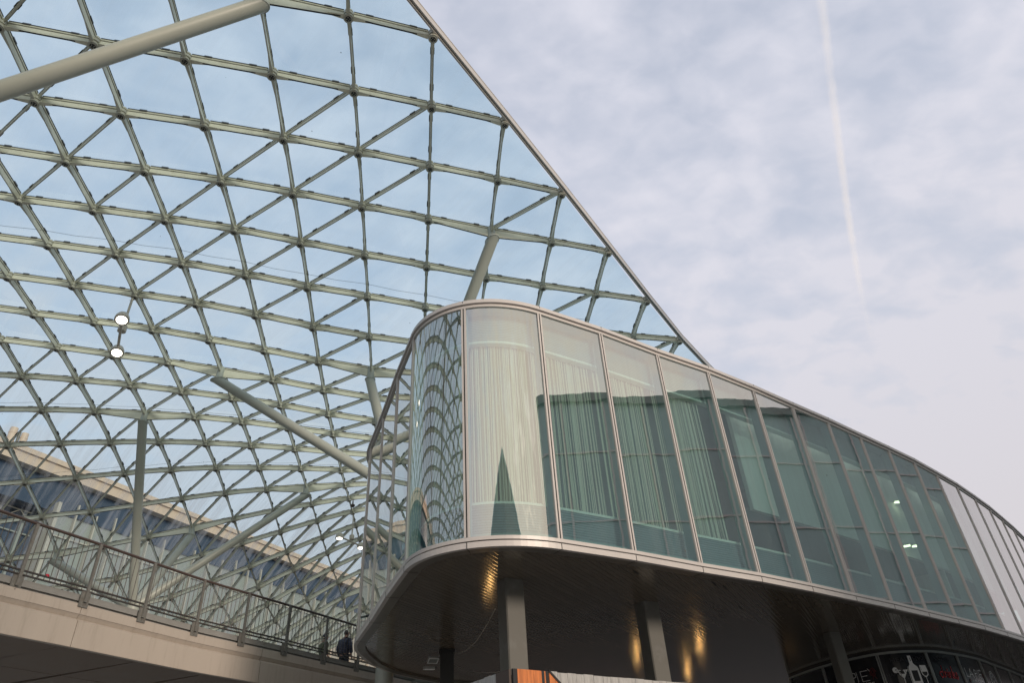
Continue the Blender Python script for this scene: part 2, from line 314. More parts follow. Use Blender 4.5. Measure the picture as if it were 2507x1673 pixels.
# ------------------------------------------------------------------ ground
g = MB(); S_ = 400.0
g.add([(-S_, -S_, GZ), (S_, -S_, GZ), (S_, S_, GZ), (-S_, S_, GZ)], [(0, 1, 2, 3)])
M['dark_ground'] = surf('dark_ground', (0.060, 0.056, 0.052), 0.9, var=0.2, spec=0.1, scale=1.5, bump=0.2)  # unseen ground, darkened to stand for shade and keep soffit reflections dark
struct(g.obj('ground', M['dark_ground']))
g = MB(); g.add([(-60, -40, GZ+0.004), (60, -40, GZ+0.004), (60, 50, GZ+0.004), (26, 30, GZ+0.004), (14, 20.5, GZ+0.004), (3, 13, GZ+0.004), (-3, 16, GZ+0.004), (-8, 30, GZ+0.004), (-14, 90, GZ+0.004), (-60, 90, GZ+0.004)], [tuple(range(10))])  # unseen pale ground, outlined to bounce light up to beams, pillars and signs
struct(g.obj('bounce_plaza', M['ground']))

# ------------------------------------------------------------------ glass canopy: lattice nodes (cm), one row per line: row number, first column
TABLE = """-17,-18:-3743,-3892,1683 -3527,-3828,1713 -3312,-3765,1742
-16,-18:-3773,-3668,1679 -3557,-3604,1709 -3341,-3541,1738 -3125,-3477,1764
-15,-18:-3802,-3444,1675 -3586,-3380,1705 -3371,-3317,1734 -3155,-3253,1760 -2939,-3189,1783
-14,-18:-3832,-3220,1671 -3616,-3156,1701 -3400,-3093,1730 -3184,-3029,1756 -2969,-2965,1779 -2753,-2902,1800
-13,-18:-3861,-2996,1667 -3645,-2933,1697 -3430,-2869,1726 -3214,-2805,1752 -2998,-2741,1775 -2782,-2678,1796 -2567,-2614,1814
-12,-18:-3891,-2772,1663 -3675,-2709,1693 -3459,-2645,1722 -3243,-2581,1748 -3028,-2518,1771 -2812,-2454,1792 -2596,-2390,1810 -2380,-2326,1825
-11,-18:-3920,-2548,1659 -3705,-2485,1689 -3489,-2421,1718 -3273,-2357,1744 -3057,-2294,1767 -2841,-2230,1788 -2626,-2166,1806 -2410,-2103,1821 -2194,-2039,1833
-10,-18:-3950,-2324,1655 -3734,-2261,1685 -3518,-2197,1714 -3302,-2133,1740 -3087,-2070,1763 -2871,-2006,1784 -2655,-1942,1802 -2439,-1879,1817 -2223,-1815,1829 -2009,-1760,1838
-9,-18:-3979,-2101,1651 -3764,-2037,1681 -3548,-1973,1710 -3332,-1909,1736 -3116,-1846,1759 -2900,-1782,1780 -2685,-1718,1798 -2469,-1655,1813 -2253,-1591,1825 -2039,-1536,1834 -1826,-1488,1840
-8,-18:-4009,-1877,1647 -3793,-1813,1677 -3577,-1749,1706 -3362,-1686,1732 -3146,-1622,1755 -2930,-1558,1776 -2714,-1494,1794 -2498,-1431,1809 -2283,-1367,1821 -2068,-1312,1830 -1856,-1264,1836 -1643,-1214,1840
-7,-18:-4038,-1653,1643 -3823,-1589,1673 -3607,-1525,1702 -3391,-1462,1728 -3175,-1398,1751 -2959,-1334,1772 -2744,-1271,1790 -2528,-1207,1805 -2312,-1143,1817 -2098,-1088,1826 -1885,-1040,1832 -1672,-990,1836 -1459,-938,1839
-6,-18:-4068,-1429,1639 -3852,-1365,1669 -3636,-1301,1698 -3421,-1238,1724 -3205,-1174,1747 -2989,-1110,1768 -2773,-1047,1786 -2557,-983,1801 -2342,-919,1813 -2127,-864,1822 -1915,-816,1828 -1702,-766,1832 -1489,-714,1835 -1275,-659,1837
-5,-18:-4097,-1205,1635 -3882,-1141,1665 -3666,-1077,1694 -3450,-1014,1720 -3234,-950,1743 -3018,-886,1764 -2803,-823,1782 -2587,-759,1797 -2371,-695,1809 -2157,-640,1818 -1944,-592,1824 -1731,-542,1828 -1518,-490,1831 -1304,-435,1833 -1090,-377,1834
-4,-18:-4127,-981,1631 -3911,-917,1661 -3695,-854,1690 -3480,-790,1716 -3264,-726,1739 -3048,-662,1760 -2832,-599,1778 -2616,-535,1793 -2401,-471,1805 -2187,-416,1814 -1974,-368,1820 -1761,-318,1824 -1548,-266,1827 -1334,-211,1829 -1120,-153,1830 -905,-92,1833
-3,-18:-4156,-757,1627 -3941,-693,1657 -3725,-630,1686 -3509,-566,1712 -3293,-502,1735 -3078,-439,1756 -2862,-375,1774 -2646,-311,1789 -2430,-247,1801 -2216,-192,1810 -2003,-144,1816 -1790,-94,1820 -1577,-42,1823 -1363,13,1825 -1149,70,1826 -935,132,1829 -720,197,1833
-2,-18:-4186,-533,1611 -3970,-469,1643 -3754,-406,1674 -3539,-342,1701 -3323,-278,1726 -3107,-215,1749 -2891,-151,1768 -2675,-87,1783 -2460,-24,1795 -2246,32,1804 -2033,80,1809 -1820,130,1812 -1607,182,1813 -1393,237,1813 -1179,294,1813 -964,356,1814 -749,420,1817 -534,489,1823
-1,-18:-4216,-309,1595 -4000,-246,1629 -3784,-182,1661 -3568,-118,1691 -3352,-54,1717 -3137,9,1741 -2921,73,1761 -2705,137,1778 -2489,200,1790 -2275,256,1798 -2062,304,1803 -1849,354,1805 -1636,406,1805 -1422,461,1803 -1208,518,1800 -994,579,1799 -779,644,1801 -563,713,1807 -348,787,1815
0,-18:-4257,-95,1578 -4042,-32,1613 -3826,32,1647 -3610,96,1679 -3394,159,1708 -3178,223,1734 -2963,287,1755 -2747,350,1773 -2531,414,1786 -2316,470,1795 -2103,520,1799 -1889,571,1800 -1675,624,1797 -1460,680,1794 -1245,738,1790 -1030,800,1785 -814,865,1788 -597,934,1794 -381,1007,1802 -164,1085,1809
1,-18:-4298,119,1558 -4082,182,1596 -3866,246,1632 -3651,310,1666 -3435,374,1698 -3219,437,1726 -3003,501,1750 -2787,565,1770 -2572,628,1784 -2357,685,1793 -2142,736,1797 -1928,789,1796 -1713,843,1791 -1497,900,1786 -1282,959,1781 -1066,1020,1773 -849,1086,1779 -632,1155,1786 -415,1228,1790 -197,1305,1797 21,1387,1805
2,-18:-4337,333,1537 -4122,397,1577 -3906,461,1615 -3690,524,1652 -3474,588,1686 -3258,652,1717 -3043,715,1744 -2827,779,1766 -2611,843,1783 -2396,901,1793 -2181,953,1797 -1966,1007,1795 -1750,1062,1788 -1534,1119,1778 -1318,1179,1770 -1102,1241,1772 -885,1306,1779 -667,1375,1783 -450,1447,1783 -231,1524,1784 -13,1606,1790 206,1692,1797
3,-18:-4375,548,1512 -4160,612,1554 -3944,676,1595 -3728,739,1635 -3512,803,1672 -3296,867,1706 -3081,930,1737 -2865,994,1762 -2649,1058,1782 -2434,1116,1795 -2218,1170,1800 -2003,1225,1798 -1787,1281,1791 -1571,1339,1780 -1354,1399,1772 -1138,1461,1778 -920,1527,1781 -703,1595,1777 -485,1667,1769 -266,1743,1763 -48,1824,1764 172,1909,1773 391,2000,1786
4,-18:-4412,764,1484 -4196,827,1529 -3980,891,1572 -3764,955,1614 -3549,1019,1655 -3333,1082,1693 -3117,1146,1727 -2901,1210,1757 -2685,1273,1781 -2470,1333,1797 -2255,1388,1805 -2039,1444,1805 -1823,1501,1798 -1607,1559,1790 -1390,1619,1786 -1173,1682,1783 -956,1747,1778 -739,1815,1761 -521,1887,1747 -302,1962,1739 -83,2042,1733 136,2126,1741 356,2216,1756 576,2310,1776
5,-18:-4446,980,1453 -4231,1044,1499 -4015,1107,1544 -3799,1171,1589 -3583,1235,1633 -3367,1298,1675 -3152,1362,1714 -2936,1426,1749 -2720,1490,1777 -2505,1550,1798 -2289,1606,1810 -2074,1663,1811 -1858,1721,1805 -1642,1780,1797 -1426,1840,1788 -1209,1903,1779 -992,1968,1761 -774,2036,1739 -556,2107,1730 -338,2182,1718 -120,2260,1711 99,2343,1716 319,2431,1729 539,2524,1745 757,2604,1763
6,-11:-2968,1643,1735 -2753,1707,1769 -2537,1767,1796 -2322,1825,1812 -2107,1883,1814 -1892,1941,1806 -1676,2001,1794 -1460,2062,1779 -1244,2124,1766 -1027,2189,1741 -810,2257,1713 -592,2327,1695 -375,2401,1690 -156,2478,1690 62,2560,1696 281,2646,1710 501,2737,1727 718,2817,1748 934,2880,1775
7,-11:-2999,1861,1713 -2783,1924,1753 -2568,1986,1786 -2354,2044,1809 -2139,2103,1813 -1924,2162,1798 -1709,2222,1786 -1494,2283,1772 -1278,2346,1748 -1062,2411,1722 -845,2478,1691 -628,2547,1672 -411,2620,1668 -194,2697,1673 24,2777,1684 243,2862,1700 461,2951,1720 679,3029,1744 895,3093,1772 1110,3157,1804
8,-11:-3027,2080,1679 -2812,2143,1725 -2597,2205,1763 -2383,2265,1792 -2169,2325,1805 -1955,2384,1789 -1741,2445,1772 -1526,2506,1758 -1311,2568,1737 -1096,2633,1712 -880,2699,1682 -664,2768,1661 -448,2840,1658 -231,2915,1667 -14,2994,1682 204,3077,1701 421,3164,1723 638,3242,1749 854,3305,1777 1070,3369,1808
9,-11:-3053,2300,1633 -2838,2363,1682 -2623,2426,1724 -2411,2486,1753 -2198,2547,1764 -1985,2607,1762 -1771,2668,1757 -1557,2729,1743 -1343,2792,1728 -1129,2855,1709 -914,2921,1681 -699,2990,1662 -484,3060,1662 -268,3134,1673 -52,3212,1690 164,3293,1711 381,3378,1735 597,3454,1761 813,3518,1789 1029,3582,1818
10,-11:-3077,2521,1574 -2861,2584,1624 -2647,2647,1669 -2436,2709,1702 -2224,2770,1720 -2012,2831,1729 -1800,2892,1734 -1587,2953,1734 -1374,3015,1725 -1161,3079,1709 -948,3144,1692 -734,3211,1678 -520,3281,1678 -306,3354,1690 -91,3430,1708 124,3509,1730 340,3592,1753 555,3667,1778 771,3731,1805 987,3795,1833
11,-11:-3098,2743,1500 -2882,2807,1550 -2669,2870,1597 -2459,2933,1636 -2248,2994,1659 -2038,3056,1680 -1827,3117,1698 -1616,3178,1706 -1404,3240,1707 -1192,3303,1704 -981,3368,1697 -768,3434,1695 -556,3503,1701 -343,3574,1716 -129,3648,1734 84,3725,1755 298,3807,1777 513,3881,1801 729,3945,1826 945,4008,1852
12,-11:-3116,2967,1415 -2900,3030,1462 -2688,3094,1507 -2479,3158,1545 -2270,3220,1580 -2061,3282,1618 -1852,3343,1650 -1642,3404,1674 -1432,3466,1686 -1222,3528,1696 -1012,3592,1699 -801,3657,1711 -591,3725,1727 -379,3794,1745 -168,3867,1764 44,3943,1784 256,4022,1805 471,4095,1826 686,4158,1849 902,4222,1873
13,-11:-3130,3192,1321 -2915,3256,1363 -2703,3320,1407 -2497,3384,1452 -2289,3447,1489 -2082,3509,1535 -1875,3570,1583 -1667,3631,1626 -1459,3693,1659 -1251,3754,1686 -1042,3817,1708 -834,3882,1733 -625,3948,1757 -415,4016,1777 -206,4087,1796 4,4160,1815 215,4237,1833 428,4309,1853 644,4373,1873 859,4436,1894
14,-11:-3142,3419,1223 -2926,3482,1259 -2716,3547,1296 -2511,3612,1338 -2306,3675,1382 -2101,3737,1441 -1896,3799,1504 -1690,3860,1563 -1484,3920,1623 -1278,3982,1674 -1071,4044,1722 -865,4107,1758 -658,4172,1786 -451,4238,1808 -243,4307,1827 -35,4379,1844 173,4454,1860 385,4524,1878 601,4588,1895 817,4651,1914
15,-11:-3151,3647,1127 -2935,3711,1157 -2726,3776,1190 -2523,3842,1226 -2320,3905,1272 -2117,3967,1342 -1914,4029,1421 -1711,4089,1499 -1507,4150,1578 -1303,4210,1657 -1099,4271,1728 -895,4333,1777 -690,4396,1810 -485,4461,1833 -280,4529,1852 -74,4598,1868 132,4671,1884 342,4740,1899 558,4804,1915 774,4867,1932
16,-11:-3156,3877,1039 -2940,3941,1066 -2732,4007,1095 -2532,4073,1129 -2331,4137,1174 -2131,4199,1237 -1930,4260,1331 -1729,4320,1430 -1528,4380,1531 -1326,4440,1632 -1125,4500,1724 -923,4561,1785 -721,4623,1823 -518,4686,1850 -316,4751,1869 -113,4818,1886 91,4889,1900 300,4957,1915 516,5020,1930 732,5084,1946
17,-11:-3157,4109,960 -2941,4173,986 -2735,4239,1015 -2537,4306,1051 -2339,4370,1098 -2141,4432,1165 -1943,4493,1259 -1745,4553,1368 -1546,4612,1488 -1348,4671,1608 -1149,4730,1712 -950,4790,1780 -750,4850,1823 -551,4911,1853 -351,4975,1876 -150,5040,1894 50,5107,1910 258,5174,1925 474,5238,1939 690,5301,1955
18,-11:-3155,4343,892 -2939,4407,919 -2734,4473,951 -2539,4540,991 -2344,4605,1042 -2149,4667,1113 -1954,4728,1205 -1758,4787,1319 -1563,4846,1453 -1367,4904,1578 -1171,4962,1683 -974,5020,1758 -778,5078,1808 -581,5138,1844 -384,5199,1871 -187,5262,1892 10,5327,1910 217,5393,1927 433,5456,1942 649,5520,1958
19,-11:-3148,4579,834 -2933,4643,865 -2729,4710,900 -2537,4777,944 -2345,4842,1000 -2153,4904,1072 -1961,4964,1162 -1769,5023,1274 -1576,5081,1416 -1383,5138,1547 -1191,5195,1648 -997,5251,1724 -804,5308,1781 -611,5366,1823 -417,5425,1855 -223,5486,1881 -28,5549,1902 177,5613,1921 393,5676,1939 608,5740,1956
20,-11:-3138,4818,786 -2922,4881,820 -2720,4948,860 -2532,5016,909 -2343,5081,969 -2154,5143,1044 -1965,5203,1135 -1776,5261,1247 -1587,5318,1377 -1398,5374,1501 -1208,5429,1602 -1018,5485,1682 -828,5540,1744 -638,5596,1792 -448,5653,1830 -257,5711,1861 -66,5771,1886 137,5834,1909 353,5897,1929 569,5961,1948
21,-11:-3146,5049,746 -2930,5113,784 -2729,5180,828 -2542,5248,881 -2355,5313,945 -2168,5375,1022 -1981,5435,1114 -1794,5493,1221 -1606,5549,1338 -1419,5605,1453 -1231,5659,1552 -1043,5714,1635 -855,5768,1701 -666,5823,1755 -477,5879,1798 -289,5936,1834 -99,5995,1864 103,6057,1890 319,6120,1913 535,6184,1934
22,-11:-3175,5273,712 -2960,5337,753 -2758,5404,802 -2572,5472,858 -2385,5537,925 -2198,5599,1003 -2010,5659,1093 -1823,5717,1195 -1636,5773,1302 -1448,5829,1407 -1260,5883,1503 -1072,5938,1586 -884,5992,1655 -696,6047,1713 -507,6103,1761 -318,6160,1801 -129,6219,1836 74,6280,1865 289,6344,1892 505,6408,1916
23,-11:-3205,5497,683 -2989,5561,727 -2788,5628,779 -2601,5696,838 -2414,5761,906 -2227,5823,984 -2040,5883,1072 -1853,5941,1167 -1665,5997,1267 -1478,6053,1365 -1290,6107,1456 -1102,6162,1537 -914,6216,1608 -725,6271,1669 -537,6327,1721 -348,6384,1765 -158,6442,1803 44,6504,1837 260,6568,1867 476,6632,1894"""
ND = {}
for row in TABLE.split('\n'):
    hd, body = row.split(':'); j, i0 = map(int, hd.split(','))
    for k, tr in enumerate(body.split(' ')): ND[(i0+k, j)] = np.array([int(x)/100 for x in tr.split(',')])
def nget(i, j): return ND.get((i, j))
NRM = {}
for (i, j), P in ND.items():
    a, b, c, d = nget(i-1, j), nget(i+1, j), nget(i, j-1), nget(i, j+1)
    du = (b if b is not None else P)-(a if a is not None else P); dv = (d if d is not None else P)-(c if c is not None else P)
    n = np.cross(du, dv); L = np.linalg.norm(n); n = n/L if L > 1e-6 else V(0, 0, 1)
    if n[2] < 0: n = -n
    NRM[(i, j)] = n
HEADS = {(-1, 0), (2, 3), (0, 7), (-3, 8), (-5, 10), (-2, 13), (-8, 14), (-5, 14), (-1, 20)}
# cells of the flat part of the roof that carry no diagonal (upper node of the missing diagonal)
NODIAG = {(0, 0), (1, 0), (-2, 0), (-1, 0), (2, 1), (-1, 1), (-2, 1), (2, 2), (-2, 2), (4, 3), (3, 3), (2, 3), (1, 3), (5, 4), (3, 4), (2, 4), (1, 4),
          (-4, 4), (-5, 4), (1, 5), (-5, 5), (-1, 6), (-2, 6), (-4, 6), (-5, 6), (-2, 7), (-3, 7), (-4, 7), (-5, 7), (-6, 7), (-6, 5), (-6, 6), (-7, 6), (-7, 7), (-6, 4), (-7, 5)}
canopy = thing('glass_canopy', 'vast undulating canopy of glass panes on a triangulated pale steel lattice', 'canopy', (-8, 18, GZ))
def member(mb, A, nA, B, nB, prof, wedge=0.0, haunch=(0, 0), trim=0.13):
    d = B-A; L = np.linalg.norm(d); d = d/L
    def frame(P, n):
        s = np.cross(d, n); s /= np.linalg.norm(s); m = np.cross(s, d); return s, m
    sA, mA = frame(A, nA); sB, mB_ = frame(B, nB)
    a = A+d*trim; b = B-d*trim
    for hw, lo, hi, mi in prof:
        la, lb = lo, lo; ha, hb = hi, hi
        mid = (a+b)/2
        if lo < 0.1 and (haunch[0] or haunch[1]):
            la -= 0.24*haunch[0]; lb -= 0.24*haunch[1]; ha = hi-0.24*haunch[0]*mi; hb = hi-0.24*haunch[1]*mi
        mb.hexa([a-sA*hw+mA*la, a+sA*hw+mA*la, b+sB*hw+mB_*lb, b-sB*hw+mB_*lb, a-sA*hw+mA*ha, a+sA*hw+mA*ha, b+sB*hw+mB_*hb, b-sB*hw+mB_*hb], mi)
    if wedge:
        for P, s, m, sg in ((a, sA, mA, 1), (b, sB, mB_, -1)):
            q = P+d*sg*0.50; z0, z1 = prof[0][1]-0.022, prof[0][1]-0.003
            if (sg == 1 and haunch[0]) or (sg == -1 and haunch[1]): continue
            mb.hexa([P-s*wedge+m*z0, P+s*wedge+m*z0, q+s*0.02+m*z1, q-s*0.02+m*z1, P-s*wedge+m*z1, P+s*wedge+m*z1, q+s*0.02+m*(z1+0.002), q-s*0.02+m*(z1+0.002)], 0)
    s = sA; m = mA                                   # black glazing clips on the top edge
    for f in (0.24, 0.76):
        c = A+d*L*f; e = d*0.10
        mb.hexa([c-e-s*.062+m*.325, c-e+s*.062+m*.325, c+e+s*.062+m*.325, c+e-s*.062+m*.325, c-e-s*.05+m*.40, c-e+s*.05+m*.40, c+e+s*.05+m*.40, c+e-s*.05+m*.40], 1)
PB = [(0.018, 0.072, 0.262, 0), (0.011, 0.262, 0.285, 1), (0.036, 0.285, 0.338, 0), (0.048, 0.338, 0.362, 1)]
PA = [(0.018, 0.072, 0.262, 0), (0.021, 0.062, 0.071, 1), (0.011, 0.262, 0.285, 1), (0.038, 0.285, 0.338, 0), (0.052, 0.338, 0.362, 1)]  # thin black strip below the web paints in its shaded underside
PD = [(0.020, 0.185, 0.275, 0), (0.011, 0.275, 0.29, 1), (0.036, 0.29, 0.338, 0), (0.046, 0.338, 0.362, 1)]
CM = [M['cream'], M['gasket_and_shade']]
js = sorted({j for _, j in ND}); is_ = sorted({i for i, _ in ND})
for j in js:
    mb = MB(); first = None
    for i in is_:
        A, B = nget(i, j), nget(i+1, j)
        if A is None or B is None: continue
        member(mb, A, NRM[(i, j)], B, NRM[(i+1, j)], PA, wedge=0.07, haunch=((i, j) in HEADS, (i+1, j) in HEADS))
    if mb.v: mb.obj('main_beam', CM, canopy)
for i in is_:
    mb = MB()
    for j in js:
        A, B = nget(i, j), nget(i, j+1)
        if A is None or B is None: continue
        member(mb, A, NRM[(i, j)], B, NRM[(i, j+1)], PB, wedge=0.05)
    if mb.v: mb.obj('cross_beam', [M['cream_shade'], M['gasket_and_shade']], canopy)
for sdiag in range(-30, 34):
    mb = MB()
    for j in js+[99]:
        i = sdiag-j; A, B = nget(i, j), nget(i-1, j+1)
        if A is None or B is None or (i, j) in NODIAG or (j < 0 and (i, j) != (-3, 0) and (i+j*3) % 2):
            if mb.v: mb.obj('diagonal_brace', [M['cream_shade'], M['gasket_and_shade']], canopy)
            mb = MB(); continue
        member(mb, A, NRM[(i, j)], B, NRM[(i-1, j+1)], PD, trim=0.12)
# free edge: stacked profile along the outermost nodes
ed = MB(); pts = [ND[(j+1, j)] for j in js if (j+1, j) in ND]; eu = V(0.544, 0.839, 0); side = V(0.839, -0.544, 0)
for A, B in zip(pts[:-1], pts[1:]):
    for o0, o1, z0, z1, mi in ((0.10, 0.15, 0.06, 0.36, 0), (0.15, 0.162, 0.09, 0.34, 1), (0.162, 0.215, 0.13, 0.37, 0), (0.09, 0.225, 0.372, 0.395, 0)):
        b = [(A, o0), (A, o1), (B, o1), (B, o0)]
        ed.hexa([p+side*o+V(0, 0, z0) for p, o in b]+[p+side*o+V(0, 0, z1) for p, o in b], mi)
ed.obj('edge_beam', [M['edge'], M['gasket_and_shade']], canopy)
# node hubs: the hundred that show largest one by one, the rest together
HUBP = [(0.045, -0.01), (0.085, -0.012), (0.10, 0.0), (0.135, 0.002), (0.135, 0.05), (0.105, 0.06), (0.105, 0.12), (0.138, 0.13), (0.138, 0.22), (0.11, 0.225), (0.11, 0.26), (0.13, 0.265), (0.13, 0.33)]
def hub(mb, k):
    P, n = ND[k], NRM[k]
    mb.lathe(P, n, HUBP, 14, 0)
    mb.lathe(P-n*0.013, n, [(0.078, 0.0), (0.078, -0.006)], 14, 1)          # dark socket underneath
    for a in range(4):
        t = np.cross(n, V(1, 0, 0)); t /= np.linalg.norm(t); w = np.cross(n, t); q = P-n*0.019+0.045*(math.cos(a*1.571)*t+math.sin(a*1.571)*w)
        mb.lathe(q, n, [(0.014, 0.0), (0.014, -0.012)], 6, 0)
order = sorted([k for k in ND if visible(ND[k], 20) and k not in HEADS], key=lambda k: inframe(ND[k])[2])
big = order[:100]
for k in big:
    mb = MB(); hub(mb, k); mb.obj('node_hub', [M['hub'], M['gasket_and_shade']], canopy, smooth=True)
mb = MB()
for k in ND:
    if k not in big and k not in HEADS: hub(mb, k)
mb.obj('node_hub', [M['hub'], M['gasket_and_shade']], canopy, smooth=True, kind='stuff')
# panes
cells = []
for (i, j) in ND:
    A, B, C, D = nget(i, j), nget(i+1, j), nget(i, j+1), nget(i+1, j+1)
    up = lambda k: ND[k]+NRM[k]*0.365
    if A is None or C is None or D is None: continue
    if B is None:
        if i == j+1: cells.append(([up((i, j)), up((i, j+1)), up((i+1, j+1))], [(0, 1, 2)]))
        continue
    cells.append(([up((i, j)), up((i+1, j)), up((i, j+1)), up((i+1, j+1))], [(0, 1, 2), (1, 3, 2)]))
def cmid(c): return sum(c[0])/len(c[0])
vis = sorted([k for k, c in enumerate(cells) if visible(cmid(c), 30)], key=lambda k: inframe(cmid(cells[k]))[2])
bigc = set(vis[:100]); mb = MB()
for k, (vs, fs) in enumerate(cells):
    if k in bigc:
        m1 = MB(); m1.add(vs, fs); m1.obj('glass_pane', M['roofglass'], canopy)
    else: mb.add(vs, fs)
mb.obj('glass_pane', M['roofglass'], canopy, kind='stuff')
# thin safety wires slung under some rows
mb = MB()
for j, dz in ((5, -0.06), (10, -0.10), (12, -0.05)):
    pp = []
    for i in is_:
        P = nget(i, j)
        if P is not None and i <= 4: pp.append(P+V(0.15, -0.75, 0.22+dz)); 
        Q = nget(i+1, j)
        if P is not None and Q is not None and i <= 3: pp.append((P+Q)/2+V(0.15, -0.75, 0.17+dz))
    mb.tube(pp, 0.006, 5)
mb.obj('safety_wire', M['gasket_and_shade'], canopy)

# ------------------------------------------------------------------ tree columns
def head_cut_tube(mb, H, base, r, n=20, flip=False):
    """tube from base to the head; the head end is cut level, like the photo's struts"""
    H = np.array(H, float); base = np.array(base, float); d = (H-base)/np.linalg.norm(H-base)
    x = np.cross(d, V(0, 0, 1)); x /= np.linalg.norm(x); y = np.cross(x, d); vs = []
    for k in range(n):
        c = base+r*(math.cos(2*math.pi*k/n)*x+math.sin(2*math.pi*k/n)*y); vs.append(c)
    for k in range(n):
        c = vs[k]; t = (H[2]-c[2])/d[2]; vs.append(c+d*t)
    fs = [(k, (k+1) % n, n+(k+1) % n, n+k) for k in range(n)]+[tuple(range(n-1, -1, -1)), tuple(n+k for k in range(n))]
    mb.add(vs, fs)
    # level plate riding on the cut end
    top = vs[n:]; c = sum(top)/n
    out = [c+(p-c)*1.09 for p in top]
    mb.add([p+V(0, 0, 0.004) for p in out]+[p+V(0, 0, 0.055) for p in out], [(k, (k+1) % n, n+(k+1) % n, n+k) for k in range(n)]+[tuple(range(n-1, -1, -1)), tuple(n+k for k in range(n))])
    # weld ring a third of the way down
    q = base+(H-base)*0.72; mb.tube([q-d*0.012, q+d*0.012], r*1.012, n)
    return c
def tree(label, joint, foot, keys, r_branch=0.205, r_trunk=0.30, trunk=True):
    t = thing('tree_column', label, 'column', (foot[0], foot[1], foot[2]), 'tubular tree columns that carry the canopy')
    joint = V(*joint)
    if trunk:
        mb = MB(); mb.tube([V(*foot), joint-V(0, 0, 0.0), joint+V(0, 0, 0.35)], r_trunk, 24, radii=[r_trunk, r_trunk, r_trunk*0.8]); mb.obj('trunk', M['tube'], t, smooth=True)
    for k in keys:
        P, n = ND[k], NRM[k]; H = P+V(0, 0, -0.34); mb = MB()
        head_cut_tube(mb, H, joint, r_branch); br = mb.obj('branch', M['tube'], t, smooth=True)
        cb = MB(); cb.lathe(H+V(0, 0, 0.05), P+n*0.34-H, [(0.19, 0.0), (0.165, 0.08), (0.15, 0.30), (0.15, 0.62)], 16); cb.obj('collar', M['tube'], br, smooth=True)
    return t
tree('slanted tubes spreading from a grey trunk half hidden behind the footbridge railing', (-19.08, 34.02, 9.75), (-19.08, 34.02, GZ), [(-5, 10), (-2, 13), (-8, 14), (-5, 14)])
tree('tubes spreading from the trunk that stands just behind the rounded end of the glass pavilion', (-4.80, 24.94, 10.88), (-5.06, 25.0, GZ), [(-3, 8), (0, 7), (2, 3)])
tree('long thick tube leaning across the top left corner up to the canopy', (-20.61, 7.13, 4.6), (-20.61, 7.13, GZ), [(-1, 0), (-6, 3)])
tree('far tube running down right from the low end of the canopy behind the glass pavilion', (-9.6, 52.6, 11.2), (-9.6, 52.6, GZ), [(-1, 20)])

# ------------------------------------------------------------------ pendant lamps and camera dome
def pendant(label, top, can, ends, tilt):
    t = thing('pendant_lamp', label, 'lamp', can, 'twin lamps hung from the canopy'); top = V(*top); can = V(*can)
    mb = MB(); mb.tube([can, V(can[0], can[1], top[2]-0.12)], 0.045, 12); mb.tube([V(can[0]-.09, can[1], top[2]-0.2), V(can[0]+.09, can[1], top[2]-0.2)], 0.012, 8)
    a = V(can[0], can[1], top[2]-0.12); mb.tube([a, a+V(0.06, 0.02, 0.12)], 0.012, 6); mb.tube([a, a+V(-0.05, 0.02, 0.13)], 0.012, 6)
    mb.obj('stem', M['lampbody'], t, smooth=True)
    mb = MB(); mb.lathe(can+V(0, 0, -0.02), (0, 0, 1), [(0.12, 0.0), (0.15, 0.0), (0.15, 0.26), (0.10, 0.30), (0.05, 0.31)], 20); mb.obj('junction_box', M['lampbody'], t, smooth=True)
    e0, e1 = V(*ends[0]), V(*ends[1]); d = (e1-e0)/np.linalg.norm(e1-e0)
    mb = MB(); mb.tube([e0+d*0.2, e1-d*0.2], 0.05, 10); mb.obj('crossbar', M['lampbody'], t, smooth=True)
    for e in (e0, e1):
        ax = V(tilt[0], tilt[1], 1.0); ax /= np.linalg.norm(ax)
        mb = MB(); mb.lathe(e-ax*0.14, ax, [(0.235, 0.0), (0.25, 0.01), (0.25, 0.06), (0.24, 0.16), (0.19, 0.30), (0.10, 0.37), (0.03, 0.38)], 28); h = mb.obj('lamp_head', M['lampbody'], t, smooth=True)
        mb = MB(); mb.lathe(e-ax*0.143, ax, [(0.0, -0.02), (0.11, -0.014), (0.185, 0.0)], 28); mb.obj('lens', M['lamp'], h, smooth=True)
pendant('lit twin floodlight hanging on a short stem high under the left part of the canopy', (-14.60, 20.6, 17.85), (-14.64, 20.59, 16.16), [(-14.12, 19.67, 16.04), (-15.30, 21.66, 16.04)], (-0.24, 0.33))
pendant('lit twin floodlight hanging close to the left edge of the glass pavilion', (-10.96, 42.7, 17.3), (-10.94, 42.72, 15.63), [(-11.47, 41.79, 15.51), (-10.57, 43.76, 15.51)], (-0.04, 0.14))
mb = MB(); P = ND[(-1, 14)]; mb.lathe(P+V(0.25, 0, -0.42), (0, 0, 1), [(0.04, 0), (0.11, 0.05), (0.14, 0.12), (0.14, 0.16), (0.05, 0.2), (0.03, 0.45)], 16)
tag(mb.obj('dome_camera', M['rail'], smooth=True), 'small dark dome camera under the canopy above the far twin lamp', 'security camera')

